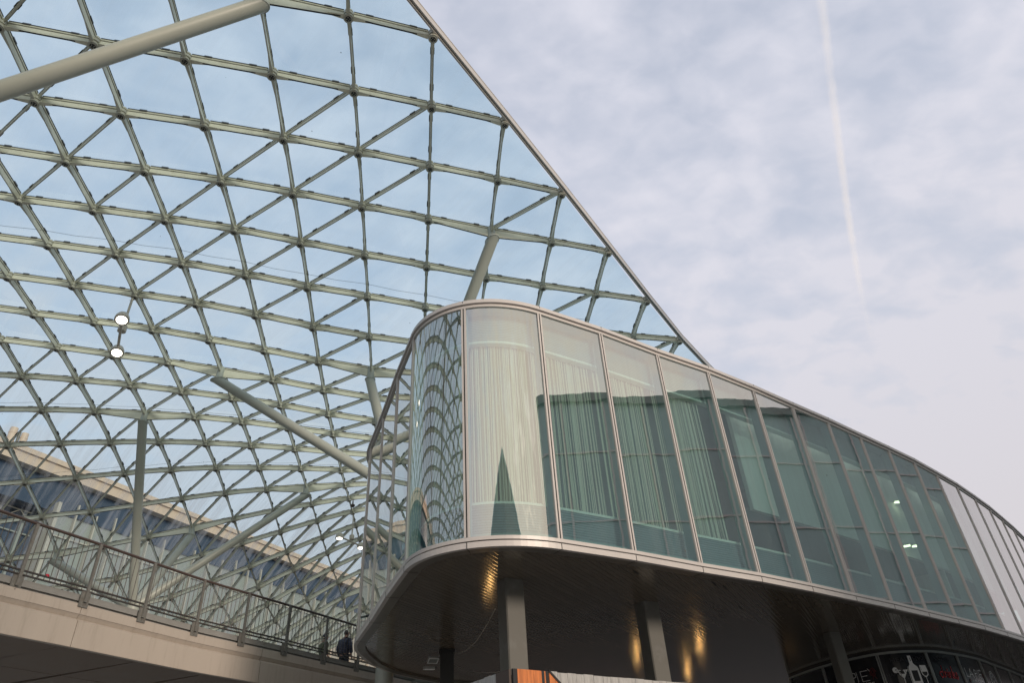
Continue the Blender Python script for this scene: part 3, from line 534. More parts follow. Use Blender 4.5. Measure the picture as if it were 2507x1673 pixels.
# ------------------------------------------------------------------ glass pavilion
HP = 4.7; ZB, ZT = 4.7, 10.34
left = [(-4.78, 20.2), (-4.01, 18.27), (-3.20, 16.11), (-2.49, 14.35)]
P0, P3 = V(-2.49, 14.35), V(0.6925, 13.60)
P1, P2 = P0+0.55*V(0.889, -2.199), P3-0.55*V(2.291, 1.448)
def bez(t): return P0*(1-t)**3+3*P1*t*(1-t)**2+3*P2*t*t*(1-t)+P3*t**3
arc1 = [bez(0.52*k/14) for k in range(15)]; arc2 = [bez(0.52+0.48*k/14) for k in range(15)]
right = [V(a, b)*HP for a, b in ((.1473, 2.893), (.484, 3.111), (.830, 3.361), (1.169, 3.590), (1.506, 3.845), (1.835, 4.109), (2.156, 4.363), (2.486, 4.638), (2.796, 4.894), (3.105, 5.155), (3.415, 5.440), (3.722, 5.728), (4.04, 6.05), (4.33, 6.35), (4.62, 6.67), (4.917, 7.0), (5.21, 7.34), (5.5, 7.7), (5.78, 8.08), (6.05, 8.5))]
right[0] = P3
back = [V(a, b)*HP for a, b in ((6.25, 9.0), (6.2, 9.6), (5.9, 10.1), (5.2, 10.3), (4.2, 9.9), (3.0, 9.1), (1.8, 8.2), (.8, 7.3), (0.05, 6.5))]
tip = [V(-3.53, 27.19), V(-4.21, 25.97), V(-4.70, 24.9), V(-5.03, 23.42), V(-5.09, 21.87), V(-5.05, 21.2), V(-4.94, 20.65)]
panels = []                                  # each panel: list of plan points left to right
tp = tip+[V(*left[0])]
panels.append(tp)
for a, b in zip(left[:-1], left[1:]): panels.append([V(*a), V(*b)])
panels += [arc1, arc2]
for a, b in zip(right[:-1], right[1:]): panels.append([a, b])
outline = tip+[V(*p) for p in left[:-1]]+arc1[:-1]+arc2[:-1]+right+back
def inset(poly, d):                          # poly runs with the outside on the right; positive d goes inwards
    n = len(poly); out = []
    for k in range(n):
        a, b, c = poly[k-1], poly[k], poly[(k+1) % n]
        e0 = (b-a)/np.linalg.norm(b-a); e1 = (c-b)/np.linalg.norm(c-b); e = e0+e1; e /= np.linalg.norm(e)
        nn = np.array([-e[1], e[0]])/max(0.6, e@e1); out.append(b+nn*d)
    return out
pav = thing('glass_pavilion', 'raised lens-shaped pavilion with a curved glass nose, full-height panes and a dark bronze underside', 'building', (4, 22, ZB))
rndp = random.Random(11)
for k, pn in enumerate(panels):
    mb = MB(); n = len(pn)
    if n == 2:                               # no two panes sit at quite the same angle
        d = (pn[1]-pn[0])/np.linalg.norm(pn[1]-pn[0]); nn = np.array([d[1], -d[0]]); t0, t1 = rndp.uniform(-.003, .003), rndp.uniform(-.003, .003)
        pn = [pn[0]+nn*t0, pn[1]+nn*t1]
    for q in pn: mb.v += [(q[0], q[1], ZB), (q[0], q[1], ZT)]
    for a in range(n-1): mb.f.append((2*a, 2*a+2, 2*a+3, 2*a+1)); mb.m.append(0)
    mb.obj('glass_pane', M['pavglass'], pav, smooth=(n > 2), label='curved pane at the rounded nose' if n == 15 else None)
rear = [right[-1]]+back+[tip[0]]
for a, b in zip(rear[:-1], rear[1:]):
    mb = MB(); mb.add([(*a, ZB), (*b, ZB), (*b, ZT), (*a, ZT)], [(0, 1, 2, 3)]); mb.obj('rear_pane', M['rearglass'], pav)
def mullion(p, d, fin=True):
    d = V(*d)/np.linalg.norm(d); mb = MB(); nrm = np.array([d[1], -d[0]])
    for s in (-1, 1): mb.box((*(p+d*s*0.036+nrm*0.012), (ZB+ZT)/2), 0.020, 0.020, (ZT-ZB)/2-0.002, d, 0)
    mb.box((*(p+nrm*0.004), (ZB+ZT)/2), 0.016, 0.012, (ZT-ZB)/2-0.004, d, 1)
    if fin: mb.box((*(p-nrm*0.155), (ZB+ZT)/2), 0.03, 0.13, (ZT-ZB)/2-0.01, d, 2)
    mb.obj('mullion', [M['alu'], M['black'], M['grey_in']], pav)
mullion(panels[0][-1], panels[1][1]-panels[1][0])
for k in range(1, len(panels)-1):
    d = panels[k][-1]-panels[k][-2]+panels[k+1][1]/1-panels[k+1][0]
    mullion(panels[k][-1], d)
# trims: bottom rail, dark gap, lower rail, flat margin and slatted underside
ring = outline+[outline[0], outline[1]]
front = outline+[outline[0]]
mb = MB(); mb.sweep(front, [(-0.05, ZB-0.075), (0.035, ZB-0.075), (0.035, ZB-0.002), (-0.05, ZB-0.002)]); mb.sweep(front, [(-0.05, ZB-0.22), (0.045, ZB-0.22), (0.045, ZB-0.105), (-0.05, ZB-0.105)])
mb.obj('sill_rail', M['alu'], pav)
mb = MB(); mb.sweep(front, [(-0.06, ZB-0.12), (-0.01, ZB-0.12), (-0.01, ZB-0.06), (-0.06, ZB-0.06)]); mb.obj('sill_gap', M['black'], pav)
# joints in the lower rail at every mullion
mb = MB(); 
for pn in panels[1:]:
    p = pn[0]; d = pn[1]-pn[0]; d /= np.linalg.norm(d); nrm = np.array([d[1], -d[0]])
    mb.box((*(p+nrm*0.0), ZB-0.1625), 0.007, 0.050, 0.0585, d, 0)
    q = p-nrm*0.14; mb.box((*q, ZB-0.2215), 0.006, 0.12, 0.0025, d, 0)
mb.obj('sill_joints', M['black'], pav)
in1 = inset(outline, 0.28)
mb = MB(); n = len(outline)
mb.add([(*p, ZB-0.2195) for p in inset(outline, 0.045)]+[(*p, ZB-0.2195) for p in in1], [(k, (k+1) % n, n+(k+1) % n, n+k) for k in range(n)])
mb.add([(*p, ZB-0.2195) for p in in1]+[(*p, ZB-0.16) for p in in1], [(k, (k+1) % n, n+(k+1) % n, n+k) for k in range(n)])
mb.obj('soffit_margin', M['bronze'], pav)
mb = MB(); mb.add([(*p, ZB-0.17) for p in in1], [tuple(range(n))]); so = mb.obj('slatted_soffit', M['slats'], pav)
# small slots in the soffit
mb = MB()
for cx, cy in ((4.4, 16.9), (4.75, 17.3), (5.6, 19.4), (9.8, 22.1), (12.3, 24.2), (14.6, 26.2), (2.4, 15.6)):
    mb.box((cx, cy, ZB-0.172), 0.02, 0.16, 0.002, (math.cos(RAD(-27)), math.sin(RAD(-27))))
mb.obj('soffit_slots', M['black'], pav)
mb = MB(); mb.sweep(front, [(-0.05, ZT+0.002), (0.035, ZT+0.002), (0.035, ZT+0.075), (-0.05, ZT+0.075)]); mb.sweep(front, [(-0.15, ZT+0.095), (0.085, ZT+0.095), (0.075, ZT+0.20), (-0.15, ZT+0.22)])
mb.obj('roof_rail', M['alu'], pav)
mb = MB(); mb.sweep(front, [(-0.06, ZT+0.05), (0.0, ZT+0.05), (0.0, ZT+0.12), (-0.06, ZT+0.12)]); mb.obj('roof_gap', M['black'], pav)
mb = MB()
for pn in panels[1:]:
    p = pn[0]; d = pn[1]-pn[0]; d /= np.linalg.norm(d); nrm = np.array([d[1], -d[0]]); mb.box((*(p+nrm*0.04), ZT+0.148), 0.006, 0.042, 0.05, d, 0)
mb.obj('roof_joints', M['black'], pav)
in2 = inset(outline, 0.10)
mb = MB(); mb.add([(*p, ZT+0.19) for p in in2]+[(*p, ZT+0.02) for p in in2], [tuple(range(n)), tuple(range(2*n-1, n-1, -1))]+[(k, (k+1) % n, n+(k+1) % n, n+k) for k in range(n)]); mb.obj('roof', M['grey_in'], pav)
# interior: floor, ceiling, back wall, apron panels, pelmet, bulkhead
in3 = inset(outline, 0.12)
mb = MB(); mb.add([(*p, ZB+0.10) for p in in3]+[(*p, ZB-0.12) for p in in3], [tuple(range(n)), tuple(range(2*n-1, n-1, -1))]+[(k, (k+1) % n, n+(k+1) % n, n+k) for k in range(n)]); mb.obj('floor', M['grey_in'], pav)
face = [V(*p) for p in left]+arc1[1:-1]+arc2+right[1:]
mb = MB(); mb.sweep(face, [(-0.42, ZB+0.11), (-0.38, ZB+0.11), (-0.38, 5.50), (-0.42, 5.50)], 0)
M['mesh_in'] = bands('perforated_apron', (0.16, 0.22, 0.25), (0.20, 0.26, 0.29), 0.0, 0.055, 0.45, bump=0.8, dist=0.01, axis='Z', sharp=0.16)
mb.obj('apron_panel', M['mesh_in'], pav)
mb = MB(); mb.sweep(face, [(-0.50, 5.50), (-0.36, 5.50), (-0.36, 5.555), (-0.50, 5.555)], 0); mb.obj('ledge', M['white_in'], pav)
mb = MB(); mb.sweep(face, [(-0.44, 9.60), (-0.38, 9.60), (-0.38, ZT+0.01), (-0.44, ZT+0.01)], 0)
M['louvre_in'] = bands('louvre_panel', (0.30, 0.34, 0.34), (0.36, 0.40, 0.40), 0.0, 0.05, 0.5, bump=0.8, dist=0.01, axis='Z', sharp=0.2)
mb.obj('louvre_panel', M['louvre_in'], pav)
mb = MB(); mb.sweep(face, [(-0.52, 9.54), (-0.36, 9.54), (-0.36, 9.598), (-0.52, 9.598)], 0); mb.obj('pelmet', M['white_in'], pav)
bh = right[4:16]
mb = MB(); mb.sweep(bh, [(-1.12, 7.0), (-1.0, 7.0), (-1.0, ZT), (-1.12, ZT)], 0); mb.obj('bulkhead', M['white_in'], pav)
mb = MB(); mb.sweep(right[3:18], [(-5.1, ZB+0.1), (-5.0, ZB+0.1), (-5.0, ZT), (-5.1, ZT)], 0); mb.obj('inner_wall', M['grey_in'], pav)
mb = MB(); mb.sweep(right[4:16], [(-4.9, 7.0), (-1.12, 7.0), (-1.12, 7.1), (-4.9, 7.1)], 0); mb.obj('low_ceiling', M['grey_in'], pav)
mb = MB(); mb.wallbox(right[3]+V(-0.78, 0.63)*0.9, right[3]+V(-0.78, 0.63)*5.0, ZB+0.11, ZT, 0, 0.12); mb.wallbox(right[10]+V(-0.7, 0.7)*1.1, right[10]+V(-0.7, 0.7)*4.9, ZB+0.11, 7.0, 0, 0.12)
mb.obj('partition', M['white_in'], pav)
# backdrop behind the curtains of the nose
core = [V(-3.4, 19.9), V(-1.9, 16.0), V(-0.9, 14.95), V(0.5, 15.0), V(2.4, 16.1), V(4.6, 18.0)]
mb = MB(); mb.sweep(core, [(-0.1, ZB+0.1), (0, ZB+0.1), (0, ZT), (-0.1, ZT)], 0); mb.obj('core_wall', M['dark_in'], pav)

# string curtains, one per bay
M['string'] = surf('string_curtain', (0.62, 0.60, 0.50), 0.7, var=0.25, scale=6, stretch=(8, 8, 0.4))
def along(pl, s):
    for a, b in zip(pl[:-1], pl[1:]):
        L = np.linalg.norm(b-a)
        if s <= L: return a+(b-a)*s/L, (b-a)/L
        s -= L
    return pl[-1], (pl[-1]-pl[-2])/np.linalg.norm(pl[-1]-pl[-2])
def curtain(pl, s0, s1, label, dens, seed):
    rnd = random.Random(seed); mb = MB(); s = s0
    while s < s1:
        p, d = along(pl, s); nn = np.array([d[1], -d[0]]); w = rnd.uniform(0.004, 0.012)*dens
        off = -0.55+rnd.uniform(-0.05, 0.05); sway = rnd.uniform(-0.02, 0.02)+0.02*math.sin(s*9); z1 = 9.55; z0 = 5.556
        q = p+nn*off; zm = rnd.uniform(6.3, 7.6)
        ring_ = []
        for z, k in ((z0, 1.0), (zm, 0.45), (z1, 0.0)):
            c = q+d*sway*k
            ring_.append([(*(c-d*w), z), (*(c+nn*w*0.6), z), (*(c+d*w), z), (*(c-nn*w*0.6), z)])
        mb.add([v for r_ in ring_ for v in r_], [(i*4+j, i*4+(j+1) % 4, i*4+4+(j+1) % 4, i*4+4+j) for i in range(2) for j in range(4)])
        s += w*2+rnd.choice((0.0, 0.002, 0.004, 0.006, 0.012, 0.02, 0.035))*1.0/dens
    tag(mb.obj('string_curtain', M['string']), label, 'curtain', 'string curtains behind the pavilion glass')
curtain(arc1, 0.15, 1.85, 'pale string curtain behind the curved pane that mirrors the canopy lattice', 1.3, 1)
curtain(arc2, 0.06, 1.85, 'pale string curtain behind the brightest curved pane at the nose', 1.8, 2)
for k, nm in enumerate(('first flat pane right of the curved nose', 'second flat pane right of the curved nose', 'third flat pane right of the curved nose')):
    curtain([right[k], right[k+1]], 0.05, 1.80, 'string curtain behind the '+nm, (1.5, 1.6, 1.7)[k], 10+k)
# ceiling tubes that glow inside
def tubelight(c, d, L, lb):
    t = thing('ceiling_lamp', lb, 'lamp', c, 'tube lights inside the pavilion'); d = V(*d)/np.linalg.norm(d)
    mb = MB(); mb.box((c[0], c[1], c[2]+0.03), L/2+0.03, 0.10, 0.025, d); mb.obj('housing', M['white_in'], t)
    mb = MB(); mb.box((c[0], c[1], c[2]-0.012), L/2, 0.085, 0.014, d); mb.obj('tube', M['fluor'], t)
tubelight((13.69, 24.42, 9.0), (1, -0.04), 0.46, 'lit ceiling tube seen high behind the glass toward the right end of the facade')
tubelight((13.015, 23.925, 7.25), (0.9, -0.4), 0.20, 'shorter of two lit ceiling tubes low behind the glass toward the right end')
tubelight((13.425, 23.965, 7.25), (0.95, -0.28), 0.38, 'longer of two lit ceiling tubes low behind the glass toward the right end')

t = thing('ceiling_lamp', 'unseen row of lit tubes added above the pelmet to brighten the pavilion interior', 'lamp', (3, 17, 10.2))  # hidden tubes, added only to raise the light inside the pavilion
for k in range(5, 18):
    pl = face[2:]; p, d = along(face, 2.0+1.85*k); nn = np.array([d[1], -d[0]]); q = p-nn*0.66
    mb = MB(); mb.box((q[0], q[1], 10.22), 0.62, 0.10, 0.03, d); ho = mb.obj('housing', M['white_in'], t)
    mb = MB(); mb.box((q[0], q[1], 10.17), 0.58, 0.085, 0.018, d); mb.obj('tube', M['fluor_fill'], ho)


# ------------------------------------------------------------------ pillars, post, cables, floodlights under the pavilion
for (c, a, h, lb) in (((-0.392, 15.63), (0.843, 0.538), (0.235, 0.20), 'grey square pillar nearest the rounded nose, rising behind the timber kiosk'), ((2.96, 18.33), (0.87, 0.49), (0.235, 0.21), 'middle grey square pillar under the pavilion'), ((9.36, 23.36), (0.92, 0.39), (0.21, 0.16), 'grey square pillar just left of the bottle sign on the shop front')):
    t = thing('pillar', lb, 'pillar', (c[0], c[1], GZ), 'grey pillars under the pavilion'); d = V(*a)/np.linalg.norm(a); mb = MB(); e = 0.025
    u, w = d, np.array([-d[1], d[0]]); pr = [(-h[0]+e, -h[1]), (h[0]-e, -h[1]), (h[0], -h[1]+e), (h[0], h[1]-e), (h[0]-e, h[1]), (-h[0]+e, h[1]), (-h[0], h[1]-e), (-h[0], -h[1]+e)]
    vs = [(*(V(*c)+u*x+w*y), z) for z in (GZ, 4.525) for x, y in pr]
    mb.add(vs, [(k, (k+1) % 8, 8+(k+1) % 8, 8+k) for k in range(8)]+[tuple(range(7, -1, -1)), tuple(range(8, 16))]); mb.obj('shaft', M['pillar'], t)
    mb = MB(); mb.box((c[0], c[1], GZ+0.08), h[0]+0.03, h[1]+0.03, 0.08, d); mb.obj('base', M['black'], t)
M['blackpost'] = surf('black_post', (0.025, 0.025, 0.024), 0.4)
t = thing('black_post', 'black square post under the left end of the pavilion carrying two small floodlights', 'post', (-2.55, 22.3, GZ))
mb = MB(); mb.box((-2.55, 22.3, (GZ+4.525)/2), 0.20, 0.24, (4.525-GZ)/2, (0.98, 0.1)); mb.obj('shaft', M['blackpost'], t)
mb = MB(); mb.box((-2.55, 22.3, 4.50), 0.235, 0.275, 0.02, (0.98, 0.1)); mb.obj('cap', M['blackpost'], t)
def flood(c, label, yaw, pitch):
    t = thing('floodlight', label, 'floodlight', c, 'floodlights on the black post')
    Rm = Matrix.Rotation(yaw, 3, 'Z') @ Matrix.Rotation(pitch, 3, 'X')
    def rb(hx, hy, hz, off, name, mat, parent):
        mb = MB(); P = [np.array(Rm @ Vector((sx*hx+off[0], sy*hy+off[1], sz*hz+off[2])))+V(*c) for sz in (-1, 1) for sx, sy in ((-1, -1), (1, -1), (1, 1), (-1, 1))]
        mb.hexa(P); return mb.obj(name, mat, parent)
    b = rb(0.15, 0.11, 0.03, (0, 0, 0.03), 'housing', M['concrete'], t)
    for o, hx, hy in (((0, .1, -.012), .15, .012), ((0, -.1, -.012), .15, .012), ((.138, 0, -.012), .012, .088), ((-.138, 0, -.012), .012, .088)): rb(hx, hy, 0.012, o, 'rim', M['ink_white'], t)
    rb(0.126, 0.088, 0.005, (0, 0, -0.006), 'lens', M['hallwall'], t)
    mb = MB(); mb.tube([V(*c)+V(0, 0, 0.06), V(c[0]+0.2, c[1]+0.15, c[2]+0.05)], 0.018, 8); mb.obj('bracket', M['blackpost'], t)
flood((-2.93, 22.0, 4.22), 'upper small square floodlight on the black post', RAD(25), RAD(-28))
flood((-3.03, 21.9, 3.98), 'lower small floodlight on the black post, seen edge-on', RAD(20), RAD(8))
def cable(pts, r, label):
    mb = MB(); mb.tube([V(*p) for p in pts], r, 6); tag(mb.obj('cable', M['cable'], smooth=True), label, 'cable')
def sag(a, b, s, n=14, j=0.01):
    a, b = V(*a), V(*b); rnd = random.Random(3)
    return [a+(b-a)*k/n-V(0, 0, s*4*(k/n)*(1-k/n))+V(0, 0, rnd.uniform(-j, j)) for k in range(n+1)]
cable(sag((-0.74, 15.60, 3.95), (-2.33, 22.05, 4.40), 0.28), 0.010, 'pale cable sagging from the nearest pillar to the black post')
cable(sag((-2.33, 22.1, 4.1), (-0.70, 15.72, 2.72), 0.10), 0.004, 'thin dark wire running from the black post down to the nearest pillar')

# warm lamps in the square beyond, mirrored as gold streaks in the soffit
for az, r, lb in ((-3.04, 23.5, 'first'), (7.9, 36.9, 'second'), (11.4, 42.9, 'third'), (12.6, 36.2, 'fourth')):
    c = (r*math.sin(RAD(az)), r*math.cos(RAD(az)), 2.3)
    t = thing('globe_lamp', 'warm glowing globe lamp below the pavilion, '+lb+' from the nose', 'lamp', (c[0], c[1], GZ), 'warm lamps below the pavilion')
    mb = MB(); mb.tube([(c[0], c[1], GZ), (c[0], c[1], 2.12)], 0.04, 10); mb.obj('pole', M['blackpost'], t)
    mb = MB(); mb.lathe(c, (0, 0, 1), [(0.04, -0.2), (0.03, -0.06), (0.05, 0), (0.03, 0.05), (0.01, 0.06)], 16); mb.obj('globe', M['warm'], t, smooth=True)

# ------------------------------------------------------------------ shop front below the pavilion
SP = [V(10.30, 31.1), V(10.88, 28.87), V(12.17, 27.0), V(13.88, 27.04), V(15.51, 28.13), V(17.04, 29.51), V(18.50, 31.14), V(19.99, 32.79), V(21.52, 34.57), V(23.1, 36.3), V(24.7, 38.0)]
def smoothpath(P, n=8):
    P = [np.array(p, float) for p in P]; out = []
    for k in range(len(P)-1):
        a = P[max(k-1, 0)]; b = P[k]; c = P[k+1]; d = P[min(k+2, len(P)-1)]
        for s in range(n):
            t = s/n; out.append(0.5*((2*b)+(-a+c)*t+(2*a-5*b+4*c-d)*t*t+(-a+3*b-3*c+d)*t**3))
    return out+[P[-1]]
shop = thing('shop_front', 'curved black shop front with pale mullions and printed food and drink signs under the pavilion', 'shop', (16, 28.5, GZ))
SPS = smoothpath(SP); ZS = 4.525
for k in range(len(SP)-1):
    pl = SPS[k*8:k*8+9]; mb = MB()
    mb.sweep(pl, [(-0.04, GZ), (0, GZ), (0, ZS), (-0.04, ZS)]); mb.obj('window_panel', M['shopglass'], shop)
for k in range(len(SP)):
    d = SPS[min(k*8+1, len(SPS)-1)]-SPS[max(k*8-1, 0)]; d /= np.linalg.norm(d); nrm = np.array([d[1], -d[0]]); mb = MB()
    for s in (-1, 1): mb.box((*(SP[k]+nrm*0.02+d*s*0.032), (GZ+ZS)/2-0.05), 0.020, 0.03, (ZS-GZ)/2-0.05, d)
    mb.obj('mullion', M['shopbar'], shop)
mb = MB(); mb.sweep(SPS, [(0.002, ZS-0.13), (0.06, ZS-0.13), (0.06, ZS-0.06), (0.002, ZS-0.06)]); mb.obj('head_rail', M['shopbar'], shop)
mb = MB(); mb.sweep(SPS, [(0.0, ZS-0.058), (0.05, ZS-0.058), (0.05, ZS-0.002), (0.0, ZS-0.002)]); mb.obj('head_gap', M['black'], shop)
def pplace(k, s, z, off=0.012):
    """a point of shop panel k: s metres from its left mullion along the (curved) glass, height z"""
    pl = SPS[k*8:k*8+9]; p, d = along(pl, s*sum(np.linalg.norm(b-a) for a, b in zip(pl[:-1], pl[1:]))/np.linalg.norm(SP[k+1]-SP[k])); nn = np.array([d[1], -d[0]]); q = p+nn*off; return (q[0], q[1], z)
def panel_poly(mb, k, polys, off=0.012):
    for pl in polys:
        n = len(pl); mb.add([pplace(k, s, z, off) for s, z in pl], [tuple(range(n))])
def stroke(pts, w):
    out = []
    for (a, b) in zip(pts[:-1], pts[1:]):
        a, b = V(*a), V(*b); d = (b-a)/np.linalg.norm(b-a); n_ = np.array([-d[1], d[0]])*w/2; e = d*w/2
        out.append([tuple(a-e-n_), tuple(b+e-n_), tuple(b+e+n_), tuple(a-e+n_)])
    return out
def ell(c, rx, rz, a0=0, a1=360, n=24): return [(c[0]+rx*math.cos(RAD(a0+(a1-a0)*k/n)), c[1]+rz*math.sin(RAD(a0+(a1-a0)*k/n))) for k in range(n+1)]
def text(body, k, s, z, h, w, mat, name, shear=0.0):
    cu = bpy.data.curves.new('txt', 'FONT'); cu.body = body; cu.size = 1.0; cu.fill_mode = 'FRONT' if hasattr(cu, 'fill_mode') else cu.fill_mode
    cu.dimensions = '2D'; cu.fill_mode = 'BOTH'; cu.shear = shear
    ob = bpy.data.objects.new('txt', cu); COL.objects.link(ob); dg = bpy.context.evaluated_depsgraph_get(); me = bpy.data.meshes.new_from_object(ob.evaluated_get(dg))
    bpy.data.objects.remove(ob); vs = np.array([v.co[:] for v in me.vertices]); mn, mxx = vs.min(0), vs.max(0)
    mb = MB(); mb.add([pplace(k, s+(v[0]-mn[0])/(mxx[0]-mn[0])*w, z+(v[1]-mn[1])/(mxx[1]-mn[1])*h) for v in vs], [tuple(p.vertices) for p in me.polygons])
    bpy.data.meshes.remove(me); return mb.obj(name, mat, shop, fix=False)
# panel with thin capitals, red flower and small word
lw = 0.022; mb = MB()
S_I = [[(1.36, 3.98), (1.36, 3.66)], [(1.78, 3.98), (1.52, 3.98), (1.52, 3.66), (1.78, 3.66)], [(1.52, 3.82), (1.73, 3.82)], [(1.81, 4.03), (1.87, 3.95)],
       [(0.80, 3.66), (0.66, 3.66), (0.66, 3.98)], [(0.86, 3.66), (0.98, 3.98), (1.10, 3.66)], [(0.91, 3.78), (1.05, 3.78)], [(1.20, 3.66), (1.20, 3.98), (1.30, 3.96), (1.30, 3.84), (1.20, 3.82)]]
for p in S_I: panel_poly(mb, 1-1+1, stroke(p, lw))
mb.obj('lettering', M['ink_white'], shop)
text('dining', 1, 1.30, 3.50, 0.13, 0.62, M['ink_white'], 'lettering')
mb = MB()
def rose(k, cx, cz, r, w):
    P = []
    for rr, a0 in ((1.0, 0), (0.68, 40), (0.36, 90)):
        P += stroke([(cx+r*rr*(1+0.10*math.cos(5*t))*math.cos(t), cz+r*rr*1.1*(1+0.10*math.cos(5*t))*math.sin(t)) for t in [a0+q*0.4 for q in range(15)]], w)
    P += stroke([(cx-0.02, cz-r), (cx-0.05, cz-r*2.0)], w)+stroke([(cx+0.02, cz-r*1.1), (cx+0.08, cz-r*2.0)], w)
    return P
panel_poly(mb, 1, rose(1, 1.96, 3.90, 0.11, 0.02)); mb.obj('flower_print', M['ink_dred'], shop)
# bottle and glasses
mb = MB(); k = 2
bot = [(0.95, 4.30), (1.07, 4.30), (1.08, 4.06), (1.10, 4.02), (1.20, 3.94), (1.22, 3.86), (1.22, 3.20), (0.86, 3.20), (0.86, 3.86), (0.88, 3.94), (0.94, 4.02), (0.95, 4.06)]
panel_poly(mb, k, [bot]); 
panel_poly(mb, k, stroke([(0.835, 3.20), (0.835, 3.87), (0.86, 3.95)], 0.014))
panel_poly(mb, k, [[(0.40, 3.86), (0.82, 3.86), (0.63, 3.60), (0.59, 3.60)]])
panel_poly(mb, k, stroke([(0.61, 3.62), (0.61, 3.22)], 0.025)+[ell((0.41, 3.86), 0.085, 0.095)])
panel_poly(mb, k, [[(1.29, 3.98), (1.53, 3.98), (1.55, 3.80), (1.53, 3.68), (1.47, 3.62), (1.41, 3.60), (1.35, 3.62), (1.29, 3.68), (1.27, 3.80)]]+stroke([(1.41, 3.62), (1.41, 3.22)], 0.025))
mb.obj('bottle_and_glasses_print', M['ink_white'], shop)
mb = MB()
panel_poly(mb, k, [[(0.93, 3.82), (1.15, 3.82), (1.15, 3.48), (0.93, 3.48)], [(0.50, 3.83), (0.66, 3.83), (0.68, 3.73), (0.58, 3.73)], [(1.31, 3.77), (1.51, 3.77), (1.50, 3.70), (1.45, 3.65), (1.41, 3.64), (1.36, 3.65), (1.32, 3.70)]], 0.016)
panel_poly(mb, k, stroke([(0.72, 3.83), (0.74, 3.76)], 0.012)+stroke([(1.31, 3.93), (1.31, 3.82)], 0.010)+stroke([(0.41, 3.87), (0.48, 3.90)], 0.012)+stroke([(0.41, 3.86), (0.47, 3.82)], 0.012), 0.016)
mb.obj('bottle_and_glasses_print', M['black'], shop)
# script word in red: built from strokes
mb = MB(); k = 3; w = 0.045
def cur(pts, n=6):
    P = [V(*p) for p in pts]; return [tuple(q) for q in smoothpath(P, n)]
x0, zb = 0.34, 3.60
SCR = [cur([(x0+.22, zb+.14), (x0+.10, zb+.18), (x0+.02, zb+.08), (x0+.10, zb), (x0+.21, zb+.08), (x0+.23, zb+.36), (x0+.22, zb+.06), (x0+.30, zb+.02)]),
       cur([(x0+.30, zb+.02), (x0+.33, zb+.18), (x0+.34, zb+.15), (x0+.44, zb+.17), (x0+.45, zb+.03), (x0+.50, zb+.01)]),
       cur([(x0+.53, zb+.17), (x0+.52, zb+.05), (x0+.58, zb+.01)]), [(x0+.53, zb+.25), (x0+.54, zb+.27)],
       cur([(x0+.60, zb+.01), (x0+.61, zb+.17), (x0+.62, zb+.10), (x0+.70, zb+.18), (x0+.74, zb+.12), (x0+.74, zb+.02), (x0+.80, zb+.01)]),
       cur([(x0+.84, zb+.0), (x0+.85, zb+.36), (x0+.84, zb+.1), (x0+.94, zb+.19), (x0+.97, zb+.14), (x0+.88, zb+.10), (x0+.98, zb), (x0+1.03, zb+.02)]),
       cur([(x0+1.03, zb+.02), (x0+1.12, zb+.19), (x0+1.17, zb+.08), (x0+1.10, zb-.01), (x0+1.04, zb+.03)])]
for p in SCR: panel_poly(mb, k, stroke(p, w))
mb.obj('drinks_lettering', M['ink_red'], shop)
# second set of thin capitals
mb = MB(); k = 4; a, b = 3.72, 4.00
S_L = [[(0.30, b), (0.30, a), (0.50, a)], [(0.56, a), (0.72, b), (0.88, a)], [(0.62, a+.09), (0.82, a+.09)], [(1.08, a), (1.08, b), (1.24, b-.02), (1.26, b-.12), (1.08, b-.15)], [(1.38, a), (1.38, b)], [(1.76, b), (1.52, b), (1.52, a), (1.78, a)], [(1.52, (a+b)/2), (1.72, (a+b)/2)], [(1.72, b+.05), (1.78, b-.01)]]
for p in S_L: panel_poly(mb, k, stroke(p, 0.026))
mb.obj('lettering', M['ink_white'], shop)
text('coffe & cucina', k, 0.62, 3.56, 0.085, 1.20, M['ink_white'], 'lettering')
mb = MB(); panel_poly(mb, k, rose(k, 1.92, 3.84, 0.07, 0.015)+rose(k, 0.42, 3.58, 0.05, 0.014)); mb.obj('flower_print', M['ink_dred'], shop)
# round crest
mb = MB(); k = 5
for r_ in (0.46, 0.40): panel_poly(mb, k, stroke(ell((1.15, 3.68), r_, r_*0.92, n=36), 0.022))
panel_poly(mb, k, stroke(ell((1.15, 3.68), 0.27, 0.25, n=24), 0.016)+stroke([(0.98, 3.60), (1.06, 3.78), (1.15, 3.64), (1.24, 3.80), (1.32, 3.60)], 0.016))
for q in range(16):
    t_ = q*2*math.pi/16; panel_poly(mb, k, stroke([(1.15+.345*math.cos(t_), 3.68+.315*math.sin(t_)), (1.15+.375*math.cos(t_), 3.68+.345*math.sin(t_))], 0.03))
mb.obj('crest_print', M['ink_white'], shop)
mb = MB(); panel_poly(mb, 6, rose(6, 1.2, 3.55, 0.10, 0.02)); panel_poly(mb, 7, rose(7, 1.0, 3.5, 0.08, 0.02)); mb.obj('flower_print', M['ink_dred'], shop)
for k, s, z, h, w, b in ((2, 0.35, 4.12, 0.13, 1.1, 'HEALTHY'), (2, 0.10, 3.68, 0.10, 0.5, 'HAPPY'), (3, 0.3, 4.15, 0.12, 1.0, 'WINE'), (2, 1.25, 4.16, 0.10, 0.4, 'FOOD'), (2, 1.30, 3.50, 0.09, 0.4, 'MAKE')):
    text(b, k, s, z, h, w, M['ink_grey'], 'faint_lettering')

